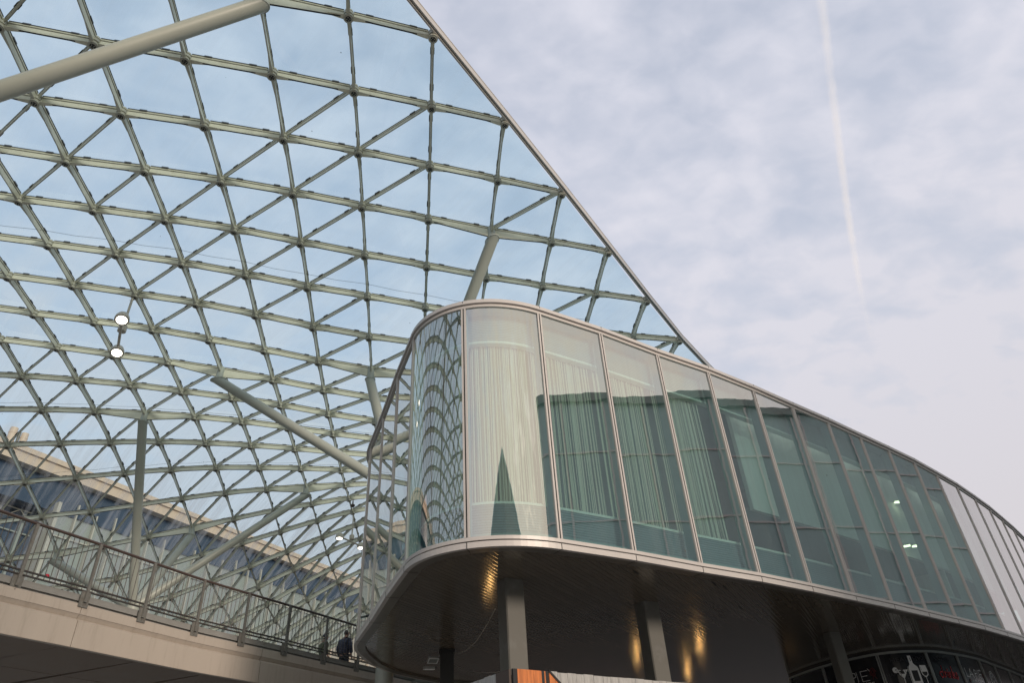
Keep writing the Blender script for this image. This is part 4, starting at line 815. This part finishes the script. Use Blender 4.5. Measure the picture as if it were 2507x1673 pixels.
# ------------------------------------------------------------------ timber kiosk in front
K0 = V(-0.25, 8.54); kr = V(0.780, 0.626); kl = V(-0.547, 0.837); KZ = 1.5
M['oldwood'] = bands('weathered_boards', (0.34, 0.335, 0.32), (0.46, 0.455, 0.44), 0, 10.0, 0.75, bump=0.0)
M['wood_a'] = surf('weathered_board', (0.40, 0.395, 0.38), 0.8, var=0.35, scale=5, stretch=(6, 6, 0.8), bump=0.3, bscale=18, dark=(0.16, 0.15, 0.14), dscale=3.0, damt=0.8)
M['wood_b'] = surf('orange_board', (0.55, 0.17, 0.045), 0.55, var=0.55, scale=4, stretch=(7, 7, 0.7), bump=0.1, dark=(0.16, 0.035, 0.012), dscale=2.5, damt=0.75)
M['wood_c'] = surf('dark_brown_board', (0.085, 0.065, 0.055), 0.8, var=0.2, bump=0.2)
M['wood_d'] = surf('black_board', (0.018, 0.017, 0.018), 0.7, var=0.2)
kiosk = thing('timber_kiosk', 'low kiosk clad in weathered grey boards with an orange timber corner', 'kiosk', (0.4, 9.6, GZ))
rndk = random.Random(5)
def board(a, b, z1, m, o=0.0, base=None, name='board'):
    mb = MB(); mb.wallbox(a, b, GZ, z1, o, o+0.03); mb.obj(name, m, kiosk)
segs = [(0, .06, 'wood_d'), (.062, .20, 'wood_b'), (.202, .29, 'wood_b'), (.292, .41, 'wood_b'), (.412, .45, 'wood_d'), (.452, .47, 'wood_b'), (.472, .51, 'wood_d')]
for a, b, m in segs: board(K0+kr*a, K0+kr*b, KZ-0.001-rndk.random()*0.002, M[m])
s = 0.512
while s < 3.4:
    w = rndk.uniform(0.125, 0.16); board(K0+kr*s, K0+kr*(s+w-0.005), KZ+rndk.uniform(-0.008, 0.002), M['wood_a'], rndk.uniform(-0.003, 0.003)); s += w
for a, b in ((0.512, 0.60), (0.604, 0.70), (0.704, 0.82), (0.824, 0.95)):                                     # sloping orange flank laid over the grey boards
    mb = MB(); n_ = np.array([kr[1], -kr[0]]); sl = lambda x: KZ-0.02-(x-0.512)*0.80
    q = [(K0+kr*a+n_*0.036, GZ), (K0+kr*b+n_*0.036, GZ), (K0+kr*b+n_*0.036, sl(b)), (K0+kr*a+n_*0.036, sl(a))]; q2 = [(p+n_*0.012, z) for p, z in q]
    mb.hexa([(*p, z) for p, z in q]+[(*p, z) for p, z in q2]); mb.obj('board', M['wood_b'], kiosk, label='orange board with a sloping top')
mb = MB(); n_ = np.array([kr[1], -kr[0]]); a, b = 0.512, 0.96
q = [(a, KZ-0.02), (b, KZ-0.02-(b-a)*0.80), (b, KZ+0.015-(b-a)*0.80), (a, KZ+0.012)]; mb.hexa([(*(K0+kr*s_+n_*0.034), z) for s_, z in q]+[(*(K0+kr*s_+n_*0.056), z) for s_, z in q]); mb.obj('board', M['wood_d'], kiosk)
board(K0+kl*0.30, K0+kl*0.006, KZ-0.004, M['wood_c'])
s = 0.304
while s < 2.6:
    w = rndk.uniform(0.13, 0.17); board(K0+kl*(s+w-0.005), K0+kl*s, KZ+rndk.uniform(-0.008, 0.002), M['wood_a'], rndk.uniform(-0.003, 0.003)); s += w
mb = MB(); q = [K0+kr*0.01+kl*0.01, K0+kr*3.4+kl*0.01, K0+kr*3.4+kl*2.6, K0+kr*0.01+kl*2.6]; mb.hexa([(*p, KZ-0.12) for p in q]+[(*p, KZ-0.06) for p in q]); mb.obj('roof', M['wood_d'], kiosk)

# ------------------------------------------------------------------ footbridge
BR = [(-14.0, 6.2), (-12.9, 8.6), (-11.75, 11.2), (-10.85, 13.36), (-10.53, 14.2), (-9.93, 15.66), (-9.36, 17.18), (-8.74, 18.79), (-8.05, 20.25), (-7.31, 21.75), (-6.58, 23.3), (-5.89, 24.75), (-5.2, 26.15), (-4.5, 27.55), (-3.75, 29.0), (-2.95, 30.5), (-2.1, 32.0)]
BRS = smoothpath(BR, 4)
bridge = thing('footbridge', 'cream clad elevated footbridge curving across the lower left', 'footbridge', (-9.5, 20, 4.8))
mb = MB(); mb.sweep(BRS, [(-6.0, 4.45), (-0.13, 4.45), (-0.13, 4.71), (-0.06, 4.71), (-0.06, 4.845), (-0.30, 4.845), (-0.30, 4.80), (-6.0, 4.80)]); mb.obj('deck', M['concrete'], bridge)
mb = MB(); mb.sweep(BRS, [(-5.9, 3.86), (-0.12, 3.86), (-0.12, 4.44), (-5.9, 4.44)]); mb.obj('girder', M['dark_in'], bridge)
cuts = [0, 7, 12, 20, 34, 48, 64]
for a, b in zip(cuts[:-1], cuts[1:]):
    pl = [V(*p) for p in BRS[a:b+1]]; d0 = pl[1]-pl[0]; d1 = pl[-1]-pl[-2]
    pl[0] = pl[0]+d0/np.linalg.norm(d0)*0.008; pl[-1] = pl[-1]-d1/np.linalg.norm(d1)*0.008
    mb = MB(); mb.sweep(pl, [(-0.10, 4.43), (0, 4.43), (0, 4.635), (-0.02, 4.65), (-0.10, 4.65)]); mb.sweep(pl, [(-0.118, 3.752), (-0.004, 3.752), (0, 3.76), (0, 4.29), (-0.055, 4.335), (-0.118, 4.335)]); mb.sweep(pl, [(-0.11, 4.337), (-0.075, 4.337), (-0.012, 4.428), (-0.11, 4.428)])
    mb.obj('fascia_panel', M['fascia'], bridge)
mb = MB(); mb.sweep(BRS, [(-0.25, 3.756), (-0.12, 3.756), (-0.12, 3.82), (-0.25, 3.82)]); mb.obj('soffit_edge', M['soffit'], bridge)
path = [V(*p) for p in BRS]
for k in range(0, len(BRS)-5, 5):
    a, b = path[k], path[k+5]; d = (b-a)/np.linalg.norm(b-a); nn = np.array([d[1], -d[0]])
    for o0, o1 in ((-2.9, -0.275), (-5.8, -2.93)):
        mb = MB(); mb.hexa([(*(p+nn*o), z) for z in (3.80, 3.85) for p, o in ((a+d*.015, o0), (a+d*.015, o1), (b-d*.015, o1), (b-d*.015, o0))]); mb.obj('soffit_panel', M['soffit'], bridge)
mb = MB(); mb.tube([(*p, 6.0) for p in BRS], 0.034, 12); mb.obj('handrail', M['rail'], bridge, smooth=True)
mb = MB(); mb.sweep(BRS, [(-0.03, 4.985), (0.025, 4.985), (0.025, 5.012), (-0.03, 5.012)]); mb.sweep(BRS, [(-0.03, 4.90), (0.025, 4.90), (0.025, 4.925), (-0.03, 4.925)]); mb.obj('bottom_rail', M['bar'], bridge)
posts = [(-13.45, 7.42), (-12.75, 8.92), (-12.08, 10.42), (-11.4, 11.98), (-10.56, 14.22-0.0), (-9.93, 15.66), (-9.36, 17.18), (-8.75, 18.79), (-8.05, 20.25), (-7.31, 21.72), (-6.58, 23.34), (-5.86, 24.82), (-5.13, 26.28), (-4.4, 27.75), (-3.63, 29.22), (-2.85, 30.7)]
def dir_at(p):
    k = min(range(1, len(path)-1), key=lambda q: np.linalg.norm(path[q]-p)); d = path[k+1]-path[k-1]; return d/np.linalg.norm(d)
for p in posts:
    p = V(*p); d = dir_at(p); nn = np.array([d[1], -d[0]])
    mb = MB(); mb.box((*(p+nn*0.062), 5.33), 0.034, 0.012, 0.655, d); mb.box((*(p+nn*0.040-d*0.030), 5.33), 0.006, 0.012, 0.65, d); mb.box((*(p+nn*0.040+d*0.030), 5.33), 0.006, 0.012, 0.65, d)
    po = mb.obj('post', M['galv'], bridge)
    mb = MB(); mb.box((*(p+nn*0.016), 4.735), 0.118, 0.011, 0.165, d); mb.lathe((*(p+nn*0.027), 4.61), (nn[0], nn[1], 0), [(0.013, 0), (0.013, 0.012)], 6); mb.obj('base_plate', M['galv'], po)
for a, b in zip(posts[:-1], posts[1:]):
    a, b = V(*a), V(*b); L = np.linalg.norm(b-a); n = int(L/0.13); mb = MB()
    for k in range(1, n):
        q = a+(b-a)*k/n; d = (b-a)/L
        j = min(range(len(path)-1), key=lambda s_: np.linalg.norm((path[s_]+path[s_+1])/2-q)); e = path[j+1]-path[j]; e /= np.linalg.norm(e); q = path[j]+e*((q-path[j])@e)
        mb.tube([(*q, 4.93), (*q, 5.97)], 0.0085, 6)
    mb.obj('infill_bars', M['bar'], bridge)
mb = MB(); mb.lathe((-10.32, 14.75, 5.02), (0, 0, 1), [(0.02, -0.03), (0.045, -0.02), (0.05, 0.01), (0.035, 0.035), (0.01, 0.045)], 12)
M['red'] = surf('red_plastic', (0.45, 0.02, 0.04), 0.5)
tag(mb.obj('red_ball', M['red'], smooth=True), 'small round red object resting on the bottom rail of the footbridge', 'ball')

# ------------------------------------------------------------------ people on the bridge, seen from behind
M['skin'] = surf('skin', (0.45, 0.25, 0.18), 0.55, var=0.06)
M['hair_b'] = surf('brown_grey_hair', (0.07, 0.05, 0.045), 0.7, var=0.3, scale=30)
M['hat'] = surf('dark_patterned_hat', (0.03, 0.035, 0.05), 0.8, var=0.6, scale=16)
M['hatlight'] = surf('pale_hat_stripe', (0.45, 0.45, 0.47), 0.8)
M['navy'] = bands('quilted_navy', (0.018, 0.021, 0.046), (0.032, 0.036, 0.075), 0, 0.06, 0.42, bump=1.0, dist=0.03, axis='Z', sharp=0.12)
M['green'] = surf('olive_parka', (0.085, 0.10, 0.055), 0.75, var=0.25, scale=9, bump=0.4, bscale=14)
M['jeans'] = surf('dark_trousers', (0.025, 0.028, 0.04), 0.8, var=0.2)
M['shoe'] = surf('dark_shoe', (0.02, 0.018, 0.016), 0.5)
def skin(name, chains, mat, parent, loc, yaw, levels=2):
    """chains: lists of (x, y, z, rx, ry); chains share vertices by identical coordinates; grown with the Skin modifier into one surface"""
    vs = []; es = []; rd = {}; ix = {}
    for ch in chains:
        prev = None
        for x, y, z, rx, ry in ch:
            key = (round(x, 4), round(y, 4), round(z, 4))
            if key not in ix: ix[key] = len(vs); vs.append((x, y, z)); rd[ix[key]] = (rx, ry)
            if prev is not None and prev != ix[key]: es.append((prev, ix[key]))
            prev = ix[key]
    me = bpy.data.meshes.new('t'); me.from_pydata(vs, es, []); ob = bpy.data.objects.new('t', me); COL.objects.link(ob)
    md = ob.modifiers.new('s', 'SKIN'); md.use_smooth_shade = True
    for k, sv in enumerate(me.skin_vertices[0].data): sv.radius = rd[k]; sv.use_root = (k == 0)
    sb = ob.modifiers.new('d', 'SUBSURF'); sb.levels = levels; sb.render_levels = levels
    dg = bpy.context.evaluated_depsgraph_get(); m2 = bpy.data.meshes.new_from_object(ob.evaluated_get(dg)); bpy.data.objects.remove(ob); bpy.data.meshes.remove(me)
    cs, sn = math.cos(yaw), math.sin(yaw)
    mb = MB(); mb.add([(loc[0]+v.co.x*cs-v.co.y*sn, loc[1]+v.co.x*sn+v.co.y*cs, loc[2]+v.co.z) for v in m2.vertices], [tuple(p.vertices) for p in m2.polygons]); bpy.data.meshes.remove(m2)
    return mb.obj(name, mat, parent, smooth=True)
def person(label, loc, yaw, H, coat, wide, hairf):
    t = thing('person', label, 'person', loc, 'people on the footbridge'); s = H/1.75
    def S(*c): return [(x*s, y*s, z*s, a*s, b*s) for x, y, z, a, b in c]
    # body: +y is ahead of the person, seen from behind by the camera
    pel = (0, 0, 0.95, 0.15, 0.11)
    chains = [S(pel, (0, -0.01, 1.15, 0.15, 0.11), (0, -0.01, 1.36, 0.17, 0.11), (0, 0.0, 1.48, 0.07, 0.07), (0.01, 0.03, 1.56, 0.058, 0.062), (0.012, 0.045, 1.62, 0.076, 0.092), (0.012, 0.05, 1.69, 0.072, 0.085), (0.012, 0.04, 1.735, 0.045, 0.055))]
    chains.append(S((0.012, 0.045, 1.62, 0.076, 0.092), (0.02, 0.135, 1.605, 0.018, 0.016)))     # nose
    for sg in (-1, 1):
        chains.append(S(pel, (0.09*sg, 0.02*sg, 0.86, 0.095, 0.10), (0.10*sg, 0.05*sg, 0.50, 0.062, 0.066), (0.10*sg, -0.02+0.05*sg, 0.09, 0.042, 0.048), (0.105*sg, 0.09+0.05*sg, 0.035, 0.042, 0.034)))
        chains.append(S((0, -0.01, 1.36, 0.17, 0.11), (0.20*sg, -0.01, 1.40, 0.06, 0.06), (0.26*sg, -0.03, 1.14, 0.045, 0.048), (0.25*sg, 0.08, 0.92, 0.034, 0.036), (0.245*sg, 0.12, 0.86, 0.026, 0.04), (0.24*sg, 0.15, 0.80, 0.014, 0.03)))
    body = skin('body', chains, M['skin'], t, loc, yaw)
    # trousers
    ch = [S((0, 0, 0.97, 0.165, 0.125), (0.095*sg, 0.02*sg, 0.84, 0.108, 0.112), (0.10*sg, 0.05*sg, 0.50, 0.080, 0.084), (0.10*sg, -0.02+0.05*sg, 0.10, 0.064, 0.070)) for sg in (-1, 1)]
    skin('trousers', ch, M['jeans'], t, loc, yaw)
    for sg in (-1, 1): skin('shoe', [S((0.10*sg, -0.05+0.05*sg, 0.05, 0.05, 0.05), (0.105*sg, 0.06+0.05*sg, 0.045, 0.05, 0.045), (0.11*sg, 0.15+0.05*sg, 0.035, 0.04, 0.03))], M['shoe'], t, loc, yaw, 1)
    # jacket with sleeves and collar
    w = wide
    ch = [S((0, 0, 0.90, 0.205*w, 0.165*w), (0, -0.01, 1.05, 0.215*w, 0.17*w), (0, -0.015, 1.22, 0.215*w, 0.165*w), (0, -0.01, 1.36, 0.205*w, 0.15*w), (0, 0.0, 1.46, 0.12*w, 0.11*w), (0.003, 0.008, 1.515, 0.085*w, 0.085*w))]
    for sg in (-1, 1): ch.append(S((0, -0.01, 1.36, 0.205*w, 0.15*w), (0.215*sg, -0.01, 1.375, 0.092*w, 0.098*w), (0.285*sg*w, -0.03, 1.13, 0.078*w, 0.082*w), (0.27*sg*w, 0.07, 0.93, 0.058*w, 0.060*w)))
    skin('jacket', ch, coat, t, loc, yaw)
    # ears, eyes
    for sg in (-1, 1):
        skin('ear', [S((0.012+0.078*sg, 0.035, 1.60, 0.012, 0.022), (0.012+0.086*sg, 0.028, 1.635, 0.014, 0.026))], M['skin'], t, loc, yaw, 1)
        skin('eye', [S((0.012+0.03*sg, 0.128, 1.635, 0.010, 0.010), (0.012+0.032*sg, 0.131, 1.635, 0.010, 0.010))], M['shoe'], t, loc, yaw, 1)
    skin('mouth', [S((-0.01, 0.125, 1.565, 0.008, 0.006), (0.012, 0.130, 1.562, 0.009, 0.007), (0.034, 0.125, 1.565, 0.008, 0.006))], M['ink_dred'], t, loc, yaw, 1)
    hairf(t, S, loc, yaw)
def hair_man(t, S, loc, yaw):
    skin('hair', [S((0.012, -0.03, 1.585, 0.062, 0.05), (0.012, -0.005, 1.655, 0.085, 0.085), (0.012, 0.025, 1.715, 0.080, 0.09), (0.012, 0.06, 1.745, 0.05, 0.05))], M['hair_b'], t, loc, yaw)
def hat_woman(t, S, loc, yaw):
    skin('hair', [S((0.012, -0.025, 1.55, 0.075, 0.05), (0.012, -0.01, 1.63, 0.084, 0.075))], M['hair_b'], t, loc, yaw)
    skin('hat', [S((0.012, 0.02, 1.655, 0.100, 0.115), (0.012, 0.02, 1.70, 0.102, 0.116), (0.012, 0.02, 1.755, 0.082, 0.095), (0.012, 0.02, 1.80, 0.03, 0.03))], M['hat'], t, loc, yaw)
    skin('hat_band', [S((0.012, 0.02, 1.672, 0.104, 0.119), (0.012, 0.02, 1.684, 0.104, 0.119))], M['hatlight'], t, loc, yaw, 1)
def polar(az, r): return (r*math.sin(RAD(az)), r*math.cos(RAD(az)))
p = polar(-14.22, 28.7); person('person in a quilted navy puffer jacket standing with back turned on the footbridge', (p[0], p[1], 4.80), RAD(-30), 1.80, M['navy'], 1.08, hair_man)
p = polar(-15.75, 28.3); person('person in an olive parka and dark patterned hat beside a railing post on the footbridge', (p[0], p[1], 4.80), RAD(-50), 1.56, M['green'], 1.0, hat_woman)

# ------------------------------------------------------------------ exhibition hall behind the canopy
hn = V(-0.9105, 0.4136); ht = V(0.4136, 0.9105)
def HL(s, d=56.0): return hn*d+ht*s
hall = thing('exhibition_hall', 'long exhibition hall with a beige roof band and dark glazing strip behind the canopy', 'building', (*HL(40), GZ))
def hslab(s0, s1, d0, d1, z0, z1, name, m, kind=None):
    mb = MB(); q = [HL(s0, d0), HL(s1, d0), HL(s1, d1), HL(s0, d1)]; mb.hexa([(*p, z0) for p in q]+[(*p, z1) for p in q]); return mb.obj(name, m, hall)
SE = 84
hslab(-220, SE, 55.6, 75, 25.75, 26.55, 'roof_band', M['hallband']); hslab(-220, SE, 55.4, 75.2, 26.552, 26.95, 'roof_band', M['hallband'])
hslab(-220, SE, 56.4, 74, 23.2, 25.748, 'glazing_strip', M['hallglass'])
hslab(32.3, SE, 56.55, 74, GZ, 23.198, 'wall', M['hallwall'])
hslab(-220, 32.2, 58.2, 74, GZ, 23.198, 'glazed_bay', M['hallglass'])
hslab(32.1, 32.38, 55.9, 58, GZ, 23.9, 'corner_pier', M['hallbar'])
for k in range(29):
    s = 34.05+1.78*k
    if s < SE: hslab(s-0.055, s+0.055, 56.2, 56.5, GZ, 24.3 if k % 2 == 0 else 23.9, 'fin', M['hallbar'])
for z in (21.4, 18.0, 14.6, 11.2, 7.8):
    hslab(32.7, SE, 56.36, 56.54, z-0.05, z+0.05, 'transom', M['hallbar'])
    hslab(-220, 31.9, 58.0, 58.18, z-0.05, z+0.05, 'transom', M['hallwall'])
for k in range(15): hslab(3+2.0*k-0.09, 3+2.0*k+0.09, 57.9, 58.18, GZ, 23.19, 'fin', M['hallwall'])
M['lattice'] = surf('truss_steel', (0.28, 0.24, 0.20), 0.6, var=0.3)
mb = MB()
for k in range(14):
    a, b = HL(6+1.8*k, 57.6), HL(7.8+1.8*k, 57.6); mb.tube([(*a, 22.3), (*b, 22.3)], 0.06, 6); mb.tube([(*a, 23.0), (*b, 23.0)], 0.06, 6); mb.tube([(*a, 22.3), (*((a+b)/2), 23.0), (*b, 22.3)], 0.045, 6)
mb.obj('truss', M['lattice'], hall)
M['flue'] = surf('beige_flue', (0.60, 0.46, 0.36), 0.5)
for az, r, rad, top, m, lb in ((-39.97, 66, 0.30, 30.05, 'flue', 'left beige flue pipe on the hall roof'), (-39.55, 66.5, 0.11, 30.0, 'galv', 'thin grey flue pipe between the two beige ones on the hall roof'), (-39.2, 66, 0.27, 29.75, 'flue', 'right beige flue pipe on the hall roof')):
    x, y = polar(az, r); t = thing('flue_pipe', lb, 'flue', (x, y, 26.9), 'flue pipes on the hall roof'); mb = MB(); mb.tube([(x, y, 26.9), (x, y, top)], rad, 14); mb.obj('pipe', M[m], t, smooth=True)
    mb = MB(); mb.tube([(x, y, top-0.5), (x, y, top-0.38)], rad*1.08, 14); mb.tube([(x, y, 28.2), (x, y, 28.3)], rad*1.06, 14); mb.obj('ring', M[m], t, smooth=True)
t = thing('far_pink_building', 'pale pink building closing the view at the far end of the footbridge', 'building', (-22, 105, GZ))
mb = MB(); mb.box((-18, 106, 9.7), 30, 6, 11.3, (0.985, -0.17)); mb.obj('wall', M['pink'], t)
mb = MB(); mb.box((-18, 105.8, 21.3), 30.5, 6.5, 0.28, (0.985, -0.17)); mb.obj('roof_edge', M['hallband'], t)

# ------------------------------------------------------------------ buildings across the square (mirrored in the pavilion glass)
an = V(0.906, -0.423); ad = V(0.423, 0.906); A0 = V(31.3, 5.7)
t = thing('opposite_hall', 'long dark hall across the square, mirrored in the flat panes of the pavilion', 'building', (*A0, GZ))
def aslab(s0, s1, d0, d1, z0, z1, name, m):
    mb = MB(); q = [A0+ad*s0+an*d0, A0+ad*s0+an*d1, A0+ad*s1+an*d1, A0+ad*s1+an*d0]; mb.hexa([(*p, z0) for p in q]+[(*p, z1) for p in q]); mb.obj(name, m, t)
AS0, AS1 = -10.5, 41.0
aslab(AS0, AS1, 0, 25, GZ, 25.6, 'wall', M['opp']); aslab(AS0-0.3, AS1+0.3, -0.35, 25.3, 25.602, 26.2, 'roof_edge', M['opp2'])
for z in (6.5, 11.5, 16.5, 21.5): aslab(AS0, AS1, -0.09, -0.002, z-0.06, z+0.06, 'transom', M['oppbar'])
k = 0
while AS0+1.4+3.1*k < AS1: aslab(AS0+1.4+3.1*k-0.07, AS0+1.4+3.1*k+0.07, -0.16, -0.092, GZ, 25.5, 'fin', M['oppbar']); k += 1
t = thing('corner_block', 'dark block whose corner points at the pavilion nose, mirrored there as a thin spire', 'building', (8, -24, GZ))
bc = V(7.0, -12.6); e1 = V(0.80, -0.60); e2 = V(-0.42, -0.907); mb = MB(); q = [bc, bc+e1*20, bc+e1*20+e2*20, bc+e2*20]
mb.hexa([(*p, GZ) for p in q]+[(*p, 19.5) for p in q]); mb.obj('wall', M['opp2'], t)
mb = MB(); q = [bc+V(0, .25), bc+e1*20.3, bc+(e1+e2)*20.3, bc+e2*20.3]; mb.hexa([(*p, 19.502) for p in q]+[(*p, 19.95) for p in q]); mb.obj('roof_edge', M['opp'], t)

# ------------------------------------------------------------------ contrail: a long thin cloud of ice high above
def contrail():
    P = [(4100, 4350), (4518, 5205), (5038, 6449), (5745, 7998), (6516, 9726), (7275, 11327), (7826, 12421), (8400, 13560)]
    pth = smoothpath([V(*p) for p in P], 6); n = len(pth); rnd = random.Random(2); pts = []; rr = []
    for k, p in enumerate(pth): pts.append((p[0], p[1], 9000.0)); rr.append(175.0)
    mb = MB(); mb.tube(pts, 100, 16, radii=rr)
    m, t, o = mat_base('ice_cloud'); g_ = nd(t, 'ShaderNodeNewGeometry'); pv = nd(t, 'ShaderNodeVolumePrincipled'); pv.inputs['Color'].default_value = (1, 1, 1, 1); pv.inputs['Anisotropy'].default_value = 0.0
    # distance from the (almost straight) axis in the cloud's own cross section
    return mb, m, t, o, g_, pv, pth
mb, m, t, o, g_, pv, pth = contrail()
def tm(op, a, b=None, cl=False):
    n = nd(t, 'ShaderNodeMath', operation=op); n.use_clamp = cl
    for k, x in enumerate((a, b)):
        if x is None: continue
        if isinstance(x, (int, float)): n.inputs[k].default_value = x
        else: t.links.new(x, n.inputs[k])
    return n.outputs[0]
sx = nd(t, 'ShaderNodeSeparateXYZ'); t.links.new(g_.outputs['Position'], sx.inputs[0])
# cubic fit of x against y along the axis, so the distance to the axis can be evaluated anywhere
ys = np.array([p[1] for p in pth]); xs = np.array([p[0] for p in pth]); c0 = np.polyfit((ys-9000)/5000, xs, 3)
u = tm('DIVIDE', tm('SUBTRACT', sx.outputs[1], 9000.0), 5000.0)
ax_ = tm('ADD', tm('MULTIPLY', tm('ADD', tm('MULTIPLY', tm('ADD', tm('MULTIPLY', u, float(c0[0])), float(c0[1])), u), float(c0[2])), u), float(c0[3]))
dx = tm('MULTIPLY', tm('SUBTRACT', sx.outputs[0], ax_), 0.91); dz = tm('SUBTRACT', sx.outputs[2], 9000.0)
nz = nd(t, 'ShaderNodeTexNoise'); nz.inputs['Scale'].default_value = 0.006; nz.inputs['Detail'].default_value = 3; t.links.new(g_.outputs['Position'], nz.inputs[0])
rad = tm('SQRT', tm('ADD', tm('MULTIPLY', dx, dx), tm('MULTIPLY', dz, dz)))
rad = tm('ADD', rad, tm('MULTIPLY', tm('SUBTRACT', nz.outputs[0], 0.5), 60.0))
fall = nd(t, 'ShaderNodeMapRange', interpolation_type='SMOOTHSTEP'); fall.inputs[1].default_value = 92.0; fall.inputs[2].default_value = 10.0; t.links.new(rad, fall.inputs[0])
end = nd(t, 'ShaderNodeMapRange', interpolation_type='SMOOTHSTEP'); end.inputs[1].default_value = 12800.0; end.inputs[2].default_value = 8800.0; end.inputs[3].default_value = 0.10; t.links.new(sx.outputs[1], end.inputs[0])
n2 = nd(t, 'ShaderNodeTexNoise'); n2.inputs['Scale'].default_value = 0.0012; n2.inputs['Detail'].default_value = 2; t.links.new(g_.outputs['Position'], n2.inputs[0])
lump = nd(t, 'ShaderNodeMapRange'); lump.inputs[1].default_value = 0.3; lump.inputs[2].default_value = 0.7; lump.inputs[3].default_value = 0.45; lump.inputs[4].default_value = 1.2; t.links.new(n2.outputs[0], lump.inputs[0])
dn = tm('MULTIPLY', tm('MULTIPLY', tm('MULTIPLY', fall.outputs[0], end.outputs[0]), lump.outputs[0]), 0.0050)
t.links.new(dn, pv.inputs['Density']); t.links.new(pv.outputs[0], o.inputs['Volume'])
try: m.cycles.volume_step_rate = 0.03
except Exception: pass
ct = mb.obj('contrail', m, smooth=True); tag(ct, 'white contrail streak running down the open sky at right', 'contrail')
